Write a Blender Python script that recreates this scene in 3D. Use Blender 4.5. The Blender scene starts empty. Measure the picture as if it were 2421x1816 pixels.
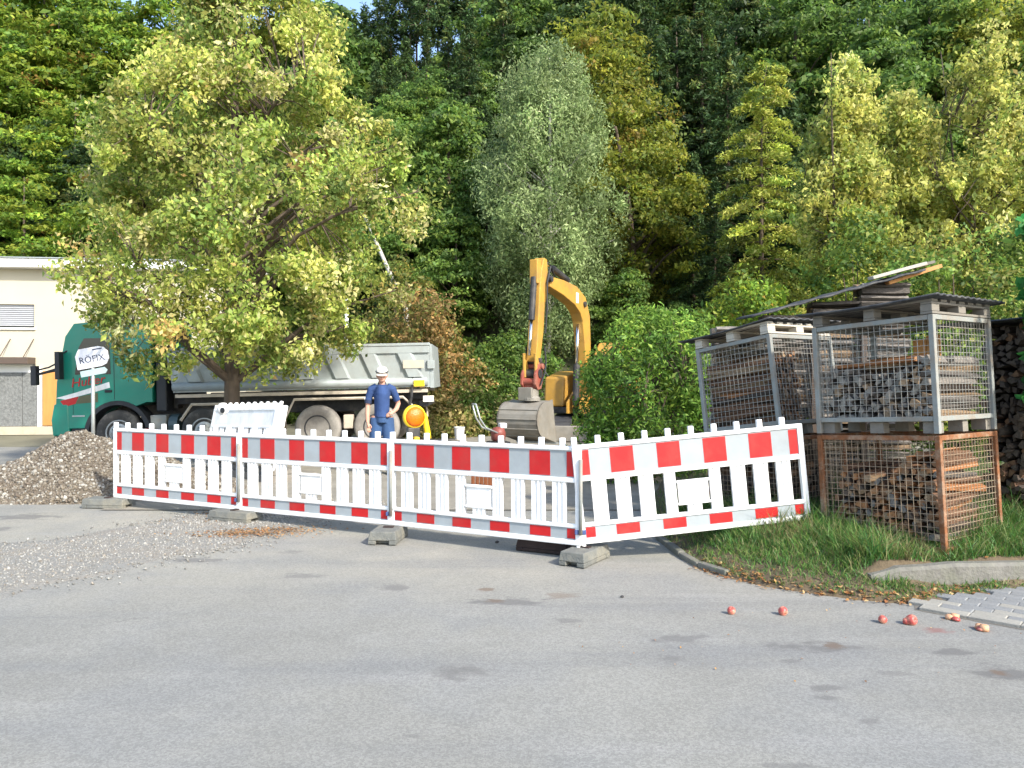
import bpy, bmesh, math, random
import numpy as np
from mathutils import Vector, Matrix

R = math.radians
scene = bpy.context.scene
COL = scene.collection

# ------------------------------------------------------------------ camera
F, U0, V0, EYE = 1850.0, 1210.5, 892.0, 1.62      # focal length in photo pixels, horizon row, eye height
cam_d = bpy.data.cameras.new('camera')
cam = bpy.data.objects.new('camera', cam_d)
COL.objects.link(cam)
cam.location = (0, 0, EYE)
cam.rotation_euler = (R(90), 0, 0)
cam_d.sensor_width = 36
cam_d.lens = 36 * F / 2421
cam_d.shift_y = -(908 - V0) / 2421
cam_d.clip_end = 2000
cam_d.clip_start = 0.05
scene.camera = cam

# ------------------------------------------------------------------ light
SUN_AZ = Vector((0.67, -0.74, 0)).normalized()
SUN_EL = R(37)
SUN_DIR = Vector((SUN_AZ.x * math.cos(SUN_EL), SUN_AZ.y * math.cos(SUN_EL), math.sin(SUN_EL)))
world = bpy.data.worlds.new('World')
scene.world = world
world.use_nodes = True
wn = world.node_tree
sky = wn.nodes.new('ShaderNodeTexSky')
sky.sky_type = 'NISHITA'
sky.sun_disc = False
sky.sun_elevation = SUN_EL
sky.sun_rotation = math.atan2(SUN_AZ.x, SUN_AZ.y)
sky.air_density = 1.0
sky.dust_density = 1.5
bg = wn.nodes['Background']
bg.inputs['Strength'].default_value = 0.15
wn.links.new(sky.outputs[0], bg.inputs['Color'])
sun_d = bpy.data.lights.new('sun', 'SUN')
sun_d.energy = 2.6
sun_d.angle = R(2.5)
sun_d.color = (1.0, 0.94, 0.83)
sun = bpy.data.objects.new('sun', sun_d)
COL.objects.link(sun)
sun.rotation_euler = (-SUN_DIR).to_track_quat('-Z', 'Y').to_euler()
scene.view_settings.view_transform = 'Standard'
scene.view_settings.look = 'None'
scene.view_settings.gamma = 1.0
scene.view_settings.use_curve_mapping = False
scene.view_settings.exposure = 1.48
scene.cycles.max_bounces = 6
scene.cycles.transparent_max_bounces = 6

# ------------------------------------------------------------------ helpers
def P(u, v, d):
    """photo pixel at a known distance -> place in the world"""
    return Vector(((u - U0) * d / F, d, EYE - (v - V0) * d / F))

def G(u, v, z=0.0):
    d = F * (EYE - z) / (v - V0)
    return ((u - U0) * d / F, d)

def sm(a, b, x):
    t = np.clip((np.asarray(x, float) - a) / (b - a), 0, 1)
    return t * t * (3 - 2 * t)

def tag(o, label=None, cat=None, group=None, kind=None):
    if label: o['label'] = label
    if cat: o['category'] = cat
    if group: o['group'] = group
    if kind: o['kind'] = kind
    return o

def empty(name, loc=(0, 0, 0), rot=(0, 0, 0), label=None, cat=None, group=None):
    o = bpy.data.objects.new(name, None)
    o.empty_display_size = 0.2
    COL.objects.link(o)
    o.location = loc
    o.rotation_euler = rot
    return tag(o, label, cat, group)

def link(name, me, parent=None, loc=(0, 0, 0), rot=(0, 0, 0), scale=None):
    o = bpy.data.objects.new(name, me)
    COL.objects.link(o)
    o.parent = parent
    o.location = loc
    o.rotation_euler = rot
    if scale is not None:
        o.scale = scale
    return o

def copy_tree(o, parent=None):
    c = o.copy()
    COL.objects.link(c)
    c.parent = parent
    for ch in list(o.children):
        copy_tree(ch, c)
    return c

class MB:
    """collects simple shapes into one mesh"""
    def __init__(self):
        self.v, self.f, self.m = [], [], []
    def add(self, vs, fs, m=0, M=None):
        b = len(self.v)
        for p in vs:
            p = Vector(p)
            self.v.append(tuple(M @ p) if M is not None else tuple(p))
        for f in fs:
            self.f.append(tuple(b + i for i in f))
            self.m.append(m)
        return self
    def box(self, x0, x1, y0, y1, z0, z1, m=0, M=None):
        vs = [(x0, y0, z0), (x1, y0, z0), (x1, y1, z0), (x0, y1, z0), (x0, y0, z1), (x1, y0, z1), (x1, y1, z1), (x0, y1, z1)]
        fs = [(0, 3, 2, 1), (4, 5, 6, 7), (0, 1, 5, 4), (1, 2, 6, 5), (2, 3, 7, 6), (3, 0, 4, 7)]
        return self.add(vs, fs, m, M)
    def cbox(self, c, s, m=0, M=None):
        return self.box(c[0] - s[0] / 2, c[0] + s[0] / 2, c[1] - s[1] / 2, c[1] + s[1] / 2, c[2] - s[2] / 2, c[2] + s[2] / 2, m, M)
    def prism(self, poly, y0, y1, m=0, M=None):
        """polygon in x-z, pushed along y"""
        n = len(poly)
        a = sum(poly[i][0] * poly[(i + 1) % n][1] - poly[(i + 1) % n][0] * poly[i][1] for i in range(n))
        if a < 0: poly = poly[::-1]
        vs = [(x, y0, z) for x, z in poly] + [(x, y1, z) for x, z in poly]
        fs = [tuple(range(n)), tuple(range(2 * n - 1, n - 1, -1))]
        fs += [(i, i + n, (i + 1) % n + n, (i + 1) % n) for i in range(n)]
        return self.add(vs, fs, m, M)
    def tube(self, pts, rad, n=8, m=0, cap=True, M=None, ry=None):
        pts = [Vector(p) for p in pts]
        if not hasattr(rad, '__len__'): rad = [rad] * len(pts)
        vs, fs = [], []
        prev = None
        for i, p in enumerate(pts):
            t = (pts[min(i + 1, len(pts) - 1)] - pts[max(i - 1, 0)])
            t = t.normalized() if t.length > 1e-9 else Vector((0, 0, 1))
            if prev is None:
                ref = Vector((0, 0, 1)) if abs(t.z) < 0.9 else Vector((1, 0, 0))
                a = t.cross(ref).normalized()
            else:
                a = (prev - t * prev.dot(t)).normalized()
            prev = a
            b = t.cross(a)
            for k in range(n):
                th = 2 * math.pi * k / n
                r2 = rad[i] if ry is None else ry[i]
                vs.append(p + a * (math.cos(th) * rad[i]) + b * (math.sin(th) * r2))
        for i in range(len(pts) - 1):
            for k in range(n):
                k2 = (k + 1) % n
                fs.append((i * n + k, i * n + k2, (i + 1) * n + k2, (i + 1) * n + k))
        if cap:
            fs.append(tuple(range(n - 1, -1, -1)))
            e = (len(pts) - 1) * n
            fs.append(tuple(range(e, e + n)))
        return self.add(vs, fs, m, M)
    def lathe(self, prof, n=20, m=0, M=None):
        """profile (r, h) turned about z"""
        vs, fs = [], []
        for r, h in prof:
            for k in range(n):
                th = 2 * math.pi * k / n
                vs.append((r * math.cos(th), r * math.sin(th), h))
        for i in range(len(prof) - 1):
            for k in range(n):
                k2 = (k + 1) % n
                fs.append((i * n + k, i * n + k2, (i + 1) * n + k2, (i + 1) * n + k))
        fs.append(tuple(range(n - 1, -1, -1)))
        e = (len(prof) - 1) * n
        fs.append(tuple(range(e, e + n)))
        return self.add(vs, fs, m, M)
    def mesh(self, name, mats, smooth=False):
        me = bpy.data.meshes.new(name)
        me.from_pydata(self.v, [], self.f)
        for mt in (mats if isinstance(mats, (list, tuple)) else [mats]):
            me.materials.append(mt)
        me.polygons.foreach_set('material_index', self.m)
        if smooth:
            me.polygons.foreach_set('use_smooth', [True] * len(me.polygons))
        me.update()
        return me
    def build(self, name, mats, parent=None, bevel=0, smooth=False, loc=(0, 0, 0), rot=(0, 0, 0), seg=2):
        o = link(name, self.mesh(name, mats, smooth), parent, loc, rot)
        if bevel:
            md = o.modifiers.new('bevel', 'BEVEL')
            md.width = bevel
            md.segments = seg
            md.limit_method = 'ANGLE'
            md.angle_limit = R(40)
        return o

def arrmesh(name, V, Fc, mat, col=None, smooth=False):
    V = np.asarray(V, np.float32)
    Fc = np.asarray(Fc, np.int32)
    me = bpy.data.meshes.new(name)
    me.vertices.add(len(V))
    me.vertices.foreach_set('co', V.ravel())
    me.loops.add(Fc.size)
    me.loops.foreach_set('vertex_index', Fc.ravel())
    me.polygons.add(len(Fc))
    k = Fc.shape[1]
    me.polygons.foreach_set('loop_start', np.arange(0, Fc.size, k, dtype=np.int32))
    if smooth:
        me.polygons.foreach_set('use_smooth', np.ones(len(Fc), bool))
    if col is not None:
        ca = me.color_attributes.new('Col', 'FLOAT_COLOR', 'POINT')
        c4 = np.ones((len(V), 4), np.float32)
        c4[:, :3] = col
        ca.data.foreach_set('color', c4.ravel())
    me.materials.append(mat)
    me.update(calc_edges=True)
    me.validate()
    return me

# ------------------------------------------------------------------ materials
def _n(nt, typ, **kw):
    n = nt.nodes.new(typ)
    for k, v in kw.items():
        n.inputs[k].default_value = v
    return n

def mat(name, col, rough=0.6, metal=0.0, var=0.12, scale=5.0, bump=0.0, bscale=40.0, dirt=None, dirt_amt=0.5, dirt_scale=3.0, stretch=None, spec=0.4, coat=0.0):
    m = bpy.data.materials.new(name)
    m.use_nodes = True
    nt = m.node_tree
    L = nt.links.new
    bs = nt.nodes['Principled BSDF']
    bs.inputs['Roughness'].default_value = rough
    bs.inputs['Metallic'].default_value = metal
    bs.inputs['Specular IOR Level'].default_value = spec
    bs.inputs['Coat Weight'].default_value = coat
    tc = nt.nodes.new('ShaderNodeTexCoord')
    src = tc.outputs['Object']
    if stretch:
        mp = nt.nodes.new('ShaderNodeMapping')
        mp.inputs['Scale'].default_value = stretch
        L(src, mp.inputs[0])
        src = mp.outputs[0]
    no = _n(nt, 'ShaderNodeTexNoise', Scale=scale, Detail=5.0, Roughness=0.65)
    L(src, no.inputs['Vector'])
    mx = nt.nodes.new('ShaderNodeMix')
    mx.data_type = 'RGBA'
    mx.inputs[6].default_value = (*[max(0, c * (1 - var * 2)) for c in col], 1)
    mx.inputs[7].default_value = (*[min(1, c * (1 + var * 2)) for c in col], 1)
    L(no.outputs['Fac'], mx.inputs[0])
    out = mx.outputs[2]
    if dirt:
        n2 = _n(nt, 'ShaderNodeTexNoise', Scale=dirt_scale, Detail=6.0, Roughness=0.7)
        L(src, n2.inputs['Vector'])
        mr = _n(nt, 'ShaderNodeMapRange')
        mr.inputs[1].default_value = 0.45
        mr.inputs[2].default_value = 0.7
        mr.inputs[4].default_value = dirt_amt
        L(n2.outputs['Fac'], mr.inputs[0])
        m2 = nt.nodes.new('ShaderNodeMix')
        m2.data_type = 'RGBA'
        m2.inputs[7].default_value = (*dirt, 1)
        L(mr.outputs[0], m2.inputs[0])
        L(out, m2.inputs[6])
        out = m2.outputs[2]
    L(out, bs.inputs['Base Color'])
    if bump:
        n3 = _n(nt, 'ShaderNodeTexNoise', Scale=bscale, Detail=4.0)
        L(src, n3.inputs['Vector'])
        bp = _n(nt, 'ShaderNodeBump', Strength=bump, Distance=0.02)
        L(n3.outputs['Fac'], bp.inputs['Height'])
        L(bp.outputs[0], bs.inputs['Normal'])
    return m

def leaf_mat(name, trans=0.35, rough=0.55, spec=0.35):
    m = bpy.data.materials.new(name)
    m.use_nodes = True
    nt = m.node_tree
    L = nt.links.new
    bs = nt.nodes['Principled BSDF']
    bs.inputs['Roughness'].default_value = rough
    bs.inputs['Specular IOR Level'].default_value = spec
    at = nt.nodes.new('ShaderNodeAttribute')
    at.attribute_name = 'Col'
    tr = nt.nodes.new('ShaderNodeBsdfTranslucent')
    mxs = nt.nodes.new('ShaderNodeMixShader')
    mxs.inputs[0].default_value = trans
    L(at.outputs['Color'], bs.inputs['Base Color'])
    L(at.outputs['Color'], tr.inputs['Color'])
    L(bs.outputs[0], mxs.inputs[1])
    L(tr.outputs[0], mxs.inputs[2])
    L(mxs.outputs[0], nt.nodes['Material Output'].inputs['Surface'])
    return m

M = {}
M['leaf'] = leaf_mat('leaf_blade', 0.5)
M['needle'] = leaf_mat('needle', 0.3, 0.6)
M['grass'] = leaf_mat('grass_blade', 0.3, 0.5)
M['stone'] = leaf_mat('gravel_stone', 0.0, 0.85, 0.2)
M['bark'] = mat('bark', (0.10, 0.075, 0.055), 0.9, var=0.3, scale=9, bump=0.6, bscale=30, stretch=(1, 1, 0.35))
M['bark_pale'] = mat('bark_pale', (0.42, 0.40, 0.36), 0.8, var=0.25, scale=6, bump=0.3, bscale=25)
M['white'] = mat('white_plastic', (0.80, 0.80, 0.79), 0.45, var=0.05, scale=4, dirt=(0.40, 0.38, 0.33), dirt_amt=0.5, dirt_scale=3.5, stretch=(1, 1, 0.5))
M['film'] = mat('reflective_film', (0.30, 0.335, 0.355), 0.55, var=0.10, scale=5, spec=0.35, dirt=(0.28, 0.28, 0.27), dirt_amt=0.4, dirt_scale=4)
M['red'] = mat('red_film', (0.44, 0.010, 0.012), 0.4, var=0.16, scale=5, dirt=(0.30, 0.05, 0.04), dirt_amt=0.5, dirt_scale=4)
M['rubber'] = mat('recycled_rubber', (0.13, 0.135, 0.125), 0.9, var=0.2, scale=14, bump=0.4, bscale=60, dirt=(0.28, 0.25, 0.18), dirt_amt=0.5, dirt_scale=5)
M['rubber_dark'] = mat('dark_rubber', (0.035, 0.022, 0.02), 0.85, var=0.2, scale=14, bump=0.3, bscale=60)
M['blueclip'] = mat('blue_plastic', (0.05, 0.08, 0.2), 0.5)
M['galv'] = mat('galvanised_steel', (0.42, 0.45, 0.45), 0.45, 0.6, var=0.15, scale=10, dirt=(0.30, 0.22, 0.14), dirt_amt=0.35)
M['galv_paint'] = mat('weathered_steel', (0.25, 0.265, 0.25), 0.75, 0.1, var=0.2, scale=12, dirt=(0.20, 0.135, 0.08), dirt_amt=0.7, dirt_scale=6, bump=0.15)
M['rust'] = mat('rusty_steel', (0.20, 0.08, 0.032), 0.9, 0.1, var=0.4, scale=18, dirt=(0.36, 0.30, 0.22), dirt_amt=0.75, dirt_scale=7, bump=0.3)
M['wire'] = mat('wire', (0.34, 0.34, 0.31), 0.6, 0.3, var=0.15, scale=20, dirt=(0.30, 0.17, 0.09), dirt_amt=0.4)
M['wire_rust'] = mat('rusty_wire', (0.34, 0.27, 0.19), 0.75, 0.1, var=0.3, scale=12, dirt=(0.30, 0.15, 0.07), dirt_amt=0.6)
M['pallet'] = mat('weathered_pallet_wood', (0.19, 0.175, 0.15), 0.9, var=0.2, scale=7, bump=0.3, bscale=30, stretch=(0.3, 1, 1), dirt=(0.16, 0.13, 0.10), dirt_amt=0.4)
M['pale_sunlit'] = mat('pale_and_sunlit_wood', (0.46, 0.42, 0.35), 0.9, var=0.15, scale=7, bump=0.2)  # sunlight painted into the pallet, own pale colour for the loose plank
M['board'] = mat('orange_board', (0.52, 0.26, 0.09), 0.8, var=0.25, scale=8, bump=0.2, stretch=(1, 1, 0.2))
M['tarp'] = mat('black_roof_sheet', (0.034, 0.036, 0.042), 0.7, var=0.3, scale=5, dirt=(0.17, 0.165, 0.15), dirt_amt=0.7, dirt_scale=4)
M['black'] = mat('black_plastic', (0.018, 0.02, 0.024), 0.55, var=0.2)
M['dark'] = mat('dark_steel', (0.035, 0.036, 0.04), 0.6, 0.2, var=0.25, scale=6, dirt=(0.16, 0.14, 0.11), dirt_amt=0.45)
M['tyre'] = mat('tyre_rubber', (0.045, 0.044, 0.042), 0.9, var=0.2, scale=6, dirt=(0.24, 0.22, 0.19), dirt_amt=0.75, dirt_scale=2.5, bump=0.2)
M['tyre_dusty'] = mat('dusty_tyre_rubber', (0.20, 0.185, 0.165), 0.95, var=0.2, scale=5, dirt=(0.33, 0.31, 0.28), dirt_amt=0.6, dirt_scale=2.5, bump=0.2)
M['green'] = mat('green_truck_paint', (0.004, 0.20, 0.14), 0.35, var=0.06, scale=2, coat=0.4, dirt=(0.10, 0.16, 0.12), dirt_amt=0.18)
M['tipper'] = mat('silver_tipper_paint', (0.31, 0.345, 0.345), 0.55, 0.15, var=0.14, scale=3, dirt=(0.25, 0.24, 0.215), dirt_amt=0.5, dirt_scale=2.5)
M['beige'] = mat('dusty_beige_steel', (0.46, 0.40, 0.32), 0.8, var=0.15, scale=8)
M['rim'] = mat('wheel_rim', (0.40, 0.41, 0.40), 0.5, 0.5, var=0.2, dirt=(0.2, 0.19, 0.16), dirt_amt=0.5)
M['glass'] = mat('dark_glass', (0.02, 0.025, 0.03), 0.08, var=0.1, spec=0.7)
M['yellow'] = mat('excavator_yellow', (0.44, 0.245, 0.045), 0.5, var=0.14, scale=3, dirt=(0.24, 0.15, 0.07), dirt_amt=0.65, dirt_scale=2.2, bump=0.05)
M['coupler'] = mat('red_coupler_paint', (0.27, 0.06, 0.04), 0.6, var=0.2, scale=8, dirt=(0.25, 0.18, 0.13), dirt_amt=0.5)
M['bucket'] = mat('worn_bucket_steel', (0.25, 0.235, 0.205), 0.65, 0.25, var=0.2, scale=4, dirt=(0.22, 0.18, 0.13), dirt_amt=0.6, dirt_scale=3, bump=0.15)
M['chrome'] = mat('chrome_rod', (0.8, 0.8, 0.8), 0.15, 1.0, var=0.03)
M['lampyellow'] = mat('yellow_lamp_housing', (0.75, 0.52, 0.02), 0.4, var=0.04)
M['lens'] = mat('orange_lens', (0.70, 0.14, 0.005), 0.25, var=0.15, scale=30, bump=0.3, bscale=80)
M['cream'] = mat('cream_render', (0.47, 0.43, 0.33), 0.9, var=0.04, scale=1.2, bump=0.15, bscale=60)
M['fascia'] = mat('white_fascia', (0.80, 0.79, 0.76), 0.6, var=0.03)
M['blind'] = mat('grey_blind', (0.36, 0.37, 0.39), 0.5, var=0.06, scale=2)
M['pebble'] = mat('exposed_aggregate', (0.16, 0.165, 0.16), 0.9, var=0.45, scale=16, bump=0.8, bscale=18)
M['sandstone'] = mat('sandy_plinth', (0.45, 0.40, 0.31), 0.9, var=0.15, scale=3, bump=0.2, dirt=(0.20, 0.19, 0.09), dirt_amt=0.5)
M['orangewood'] = mat('orange_wood', (0.48, 0.22, 0.06), 0.6, var=0.2, scale=5, stretch=(1, 1, 0.2))
M['browntrim'] = mat('brown_trim', (0.09, 0.065, 0.05), 0.6)
M['signwhite'] = mat('sign_white', (0.60, 0.62, 0.68), 0.5, var=0.04, scale=4)
M['signblack'] = mat('sign_lettering', (0.03, 0.04, 0.08), 0.5, var=0.02)
M['skin'] = mat('skin', (0.50, 0.27, 0.19), 0.55, var=0.08, scale=8)
M['shirt'] = mat('blue_polo_cloth', (0.028, 0.06, 0.165), 0.9, var=0.25, scale=5, bump=0.7, bscale=11)
M['shirt_dark'] = mat('dark_navy_cloth', (0.025, 0.035, 0.075), 0.85, var=0.1)
M['trouser'] = mat('blue_work_cloth', (0.035, 0.078, 0.175), 0.9, var=0.25, scale=5, bump=0.7, bscale=10)
M['capcloth'] = mat('cream_cap_cloth', (0.78, 0.72, 0.63), 0.85, var=0.06)
M['shoe'] = mat('shoe_leather', (0.05, 0.04, 0.035), 0.7)
M['hair'] = mat('dark_hair', (0.03, 0.022, 0.018), 0.7)
M['concrete'] = mat('old_concrete', (0.145, 0.14, 0.125), 0.9, var=0.25, scale=8, bump=0.5, bscale=40, dirt=(0.14, 0.15, 0.10), dirt_amt=0.5, dirt_scale=5)
M['paver'] = mat('grey_paver', (0.19, 0.195, 0.195), 0.9, var=0.2, scale=14, bump=0.3, bscale=80)
M['paver_pale'] = mat('pale_paver', (0.26, 0.25, 0.22), 0.9, var=0.15, scale=14, bump=0.3, bscale=80)
M['apple'] = mat('apple_skin', (0.40, 0.075, 0.065), 0.35, var=0.3, scale=12, dirt=(0.68, 0.42, 0.26), dirt_amt=0.8, dirt_scale=14)
M['appleflesh'] = mat('bruised_apple_flesh', (0.55, 0.30, 0.17), 0.6, var=0.25, scale=20)
M['bucketwhite'] = mat('white_pail', (0.80, 0.80, 0.78), 0.5, var=0.04)
M['redengine'] = mat('red_engine_cover', (0.22, 0.06, 0.045), 0.5, var=0.15)
M['crate'] = mat('rust_orange_plastic', (0.16, 0.05, 0.015), 0.6, var=0.25, scale=9)

# ================================================================== the setting
rng = np.random.default_rng(11)

def zg(x, y):
    """the yard falls a little towards the road on the left"""
    return -0.30 * sm(-4, -12, x) * sm(11, 17, y)

def hill_y0(x):
    return 22.5 + 11.0 * sm(-4.5, -9.5, x) + 0.5 * np.sin(np.asarray(x) * 0.4)

def hz(x, y):
    x = np.asarray(x, float); y = np.asarray(y, float)
    s = np.clip(y - hill_y0(x), 0, None)
    z = 0.78 * np.minimum(s, 19 + 2 * np.sin(x * 0.11)) + 0.06 * np.clip(s - 19, 0, None)
    return z + 0.25 * np.sin(x * 0.9 + y * 0.5) * np.clip(s, 0, 1) - 0.35

def grid_mesh(name, xs, ys, zf, m, smooth=True):
    X, Y = np.meshgrid(xs, ys)
    Z = zf(X, Y)
    V = np.stack([X, Y, Z], -1).reshape(-1, 3)
    nx, ny = len(xs), len(ys)
    i = (np.arange(ny - 1)[:, None] * nx + np.arange(nx - 1)[None]).ravel()
    Fq = np.stack([i, i + 1, i + nx + 1, i + nx], 1)
    return arrmesh(name, V, Fq, m, smooth=smooth)

M['soil'] = mat('soil_and_moss', (0.055, 0.06, 0.03), 0.95, var=0.4, scale=0.8, bump=0.5, bscale=4)
M['earth'] = mat('field_soil', (0.16, 0.15, 0.10), 0.95, var=0.3, scale=0.5)
M['verge'] = mat('verge_soil', (0.10, 0.075, 0.045), 0.95, var=0.35, scale=10, bump=0.5, bscale=50)

gx = np.concatenate([[-400, -200, -100, -60], np.arange(-45, 20, 1.0), [30, 60, 120, 250, 400]])
gy = np.concatenate([[-150, -60, -25], np.arange(-14, 40, 1.0), [60, 120, 250, 500]])
o = link('ground', grid_mesh('ground', gx, gy, lambda x, y: zg(x, y) - 0.02, M['earth']))
tag(o, kind='structure')
hx = np.arange(-60, 60.1, 1.2)
hy = np.concatenate([np.arange(20, 56, 0.8), np.arange(56, 140, 6)])
o = link('hillside', grid_mesh('hillside', hx, hy, hz, M['soil']))
tag(o, kind='structure')

# asphalt with dust, fine aggregate and the stains that the yard carries
def asphalt_material():
    m = bpy.data.materials.new('worn_asphalt')
    m.use_nodes = True
    nt = m.node_tree
    L = nt.links.new
    bs = nt.nodes['Principled BSDF']
    bs.inputs['Roughness'].default_value = 0.85
    bs.inputs['Specular IOR Level'].default_value = 0.25
    tc = nt.nodes.new('ShaderNodeTexCoord')
    src = tc.outputs['Object']
    def noise(scale, detail=5, rough=0.6, vec=None):
        n = _n(nt, 'ShaderNodeTexNoise', Scale=scale, Detail=detail, Roughness=rough)
        L(vec or src, n.inputs['Vector'])
        return n.outputs['Fac']
    def rng_(fac, a, b, lo=0.0, hi=1.0):
        n = nt.nodes.new('ShaderNodeMapRange')
        n.interpolation_type = 'SMOOTHSTEP'
        for i, v in enumerate((a, b, lo, hi)):
            n.inputs[i + 1].default_value = v
        L(fac, n.inputs[0])
        return n.outputs[0]
    def mix(fac, a, b, mode='MIX'):
        n = nt.nodes.new('ShaderNodeMix')
        n.data_type = 'RGBA'
        n.blend_type = mode
        for s, v in ((0, fac), (6, a), (7, b)):
            if isinstance(v, bpy.types.NodeSocket): L(v, n.inputs[s])
            elif s == 0: n.inputs[s].default_value = v
            else: n.inputs[s].default_value = (*v, 1)
        return n.outputs[2]
    def math_(op, a, b=None):
        n = nt.nodes.new('ShaderNodeMath')
        n.operation = op
        for i, v in enumerate((a, b)):
            if v is None: continue
            if isinstance(v, bpy.types.NodeSocket): L(v, n.inputs[i])
            else: n.inputs[i].default_value = v
        return n.outputs[0]
    base = mix(rng_(noise(0.35, 6), 0.3, 0.7), (0.183, 0.181, 0.165), (0.222, 0.219, 0.197))
    base = mix(rng_(noise(0.9, 3, 0.5), 0.45, 0.62, 0, 0.35), base, (0.165, 0.172, 0.178))
    base = mix(rng_(noise(1.7, 6, 0.7), 0.35, 0.75, 0, 0.5), base, (0.248, 0.246, 0.226))
    # beige building dust in front of the site
    sep = nt.nodes.new('ShaderNodeSeparateXYZ')
    L(src, sep.inputs[0])
    near = rng_(sep.outputs['Y'], 4.6, 7.5)
    dust = math_('MULTIPLY', near, rng_(noise(0.6, 5), 0.3, 0.65))
    base = mix(math_('MULTIPLY', dust, 0.9), base, (0.28, 0.266, 0.222))
    # long faint tyre and sweeping streaks, then hairline cracks
    mp = nt.nodes.new('ShaderNodeMapping')
    mp.inputs['Rotation'].default_value = (0, 0, R(28))
    mp.inputs['Scale'].default_value = (0.12, 1.6, 1)
    L(src, mp.inputs[0])
    base = mix(rng_(noise(1.3, 5, 0.6, mp.outputs[0]), 0.5, 0.72, 0, 0.45), base, (0.155, 0.158, 0.158))
    base = mix(rng_(noise(2.1, 4, 0.6, mp.outputs[0]), 0.55, 0.75, 0, 0.35), base, (0.265, 0.262, 0.25))
    wv = nt.nodes.new('ShaderNodeVectorMath'); wv.operation = 'ADD'
    wn_ = _n(nt, 'ShaderNodeTexNoise', Scale=1.6, Detail=4.0)
    L(src, wn_.inputs['Vector']); L(src, wv.inputs[0]); L(wn_.outputs['Color'], wv.inputs[1])
    crk = _n(nt, 'ShaderNodeTexVoronoi', Scale=0.42)
    crk.feature = 'DISTANCE_TO_EDGE'
    L(wv.outputs[0], crk.inputs['Vector'])
    line = rng_(crk.outputs['Distance'], 0.0045, 0.0015)
    line = math_('MULTIPLY', line, rng_(noise(0.5, 3), 0.52, 0.66, 0, 0.28))
    base = mix(line, base, (0.075, 0.075, 0.072))
    # fine aggregate: light and dark chips
    vor = _n(nt, 'ShaderNodeTexVoronoi', Scale=95.0)
    L(src, vor.inputs['Vector'])
    vc = nt.nodes.new('ShaderNodeSeparateColor')
    L(vor.outputs['Color'], vc.inputs[0])
    chip = rng_(vc.outputs[0], 0.0, 1.0, 0.84, 1.16)
    comb = nt.nodes.new('ShaderNodeCombineColor')
    for i in range(3): L(chip, comb.inputs[i])
    base = mix(0.85, base, comb.outputs[0], 'MULTIPLY')
    grain = rng_(noise(160, 3), 0.25, 0.75, 0.85, 1.15)
    comb = nt.nodes.new('ShaderNodeCombineColor')
    for i in range(3): L(grain, comb.inputs[i])
    base = mix(1.0, base, comb.outputs[0], 'MULTIPLY')
    # stains: place in the yard, half sizes, strength, colour
    wob = nt.nodes.new('ShaderNodeTexNoise')
    wob.inputs['Scale'].default_value = 7.0
    wob.inputs['Detail'].default_value = 6.0
    wob.inputs['Roughness'].default_value = 0.65
    mp2 = nt.nodes.new('ShaderNodeMapping')
    mp2.inputs['Scale'].default_value = (0.7, 1.2, 1)
    L(src, mp2.inputs[0])
    L(mp2.outputs[0], wob.inputs['Vector'])
    def stain(u, v, wu, hv, amt, colr):
        nonlocal base
        x, y = G(u, v)
        hw = wu * 0.5 * y / F
        hl = (G(u, v - hv / 2)[1] - G(u, v + hv / 2)[1]) / 2
        sb = nt.nodes.new('ShaderNodeVectorMath'); sb.operation = 'SUBTRACT'
        L(src, sb.inputs[0]); sb.inputs[1].default_value = (x, y, 0)
        ml = nt.nodes.new('ShaderNodeVectorMath'); ml.operation = 'MULTIPLY'
        L(sb.outputs[0], ml.inputs[0]); ml.inputs[1].default_value = (1 / hw, 1 / hl, 0)
        ln = nt.nodes.new('ShaderNodeVectorMath'); ln.operation = 'LENGTH'
        L(ml.outputs[0], ln.inputs[0])
        f = math_('ADD', ln.outputs['Value'], math_('MULTIPLY', math_('SUBTRACT', wob.outputs['Fac'], 0.5), 4.2))
        base = mix(rng_(f, 1.2, 0.45, 0.0, amt * 0.85), base, colr)
    grey, brown, pink = (0.115, 0.112, 0.108), (0.13, 0.088, 0.06), (0.20, 0.10, 0.09)
    for s in ((930, 1389, 70, 18, 0.7, grey), (1205, 1424, 190, 20, 0.85, grey), (1172, 1420, 40, 12, 0.7, brown), (1150, 1395, 40, 10, 0.8, brown),
              (1080, 1586, 130, 34, 0.7, grey), (1620, 1508, 130, 22, 0.7, grey), (1925, 1530, 200, 24, 0.85, grey), (1965, 1527, 60, 14, 0.7, brown),
              (2255, 1540, 90, 20, 0.85, grey), (2370, 1590, 190, 36, 0.95, grey), (2355, 1588, 44, 18, 0.8, brown), (2210, 1488, 66, 14, 0.85, pink),
              (2320, 1488, 40, 12, 0.7, pink), (1960, 1628, 70, 14, 0.75, grey), (1955, 1648, 56, 14, 0.7, grey), (1585, 1556, 60, 14, 0.6, grey),
              (1870, 1563, 44, 10, 0.6, grey), (2105, 1590, 90, 14, 0.5, grey), (470, 1325, 110, 12, 0.75, grey), (60, 1222, 150, 16, 0.8, grey),
              (10, 1250, 60, 10, 0.7, grey), (690, 1305, 60, 8, 0.5, grey), (1350, 1466, 60, 10, 0.6, grey), (2060, 1705, 60, 14, 0.6, grey),
              (970, 1740, 50, 12, 0.5, grey), (1900, 1810, 160, 20, 0.6, grey), (710, 1362, 90, 12, 0.55, grey), (1330, 1408, 90, 12, 0.5, brown)):
        stain(*s)
    L(base, bs.inputs['Base Color'])
    bp = _n(nt, 'ShaderNodeBump', Strength=0.35, Distance=0.006)
    L(noise(120, 3), bp.inputs['Height'])
    L(bp.outputs[0], bs.inputs['Normal'])
    return m

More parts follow.
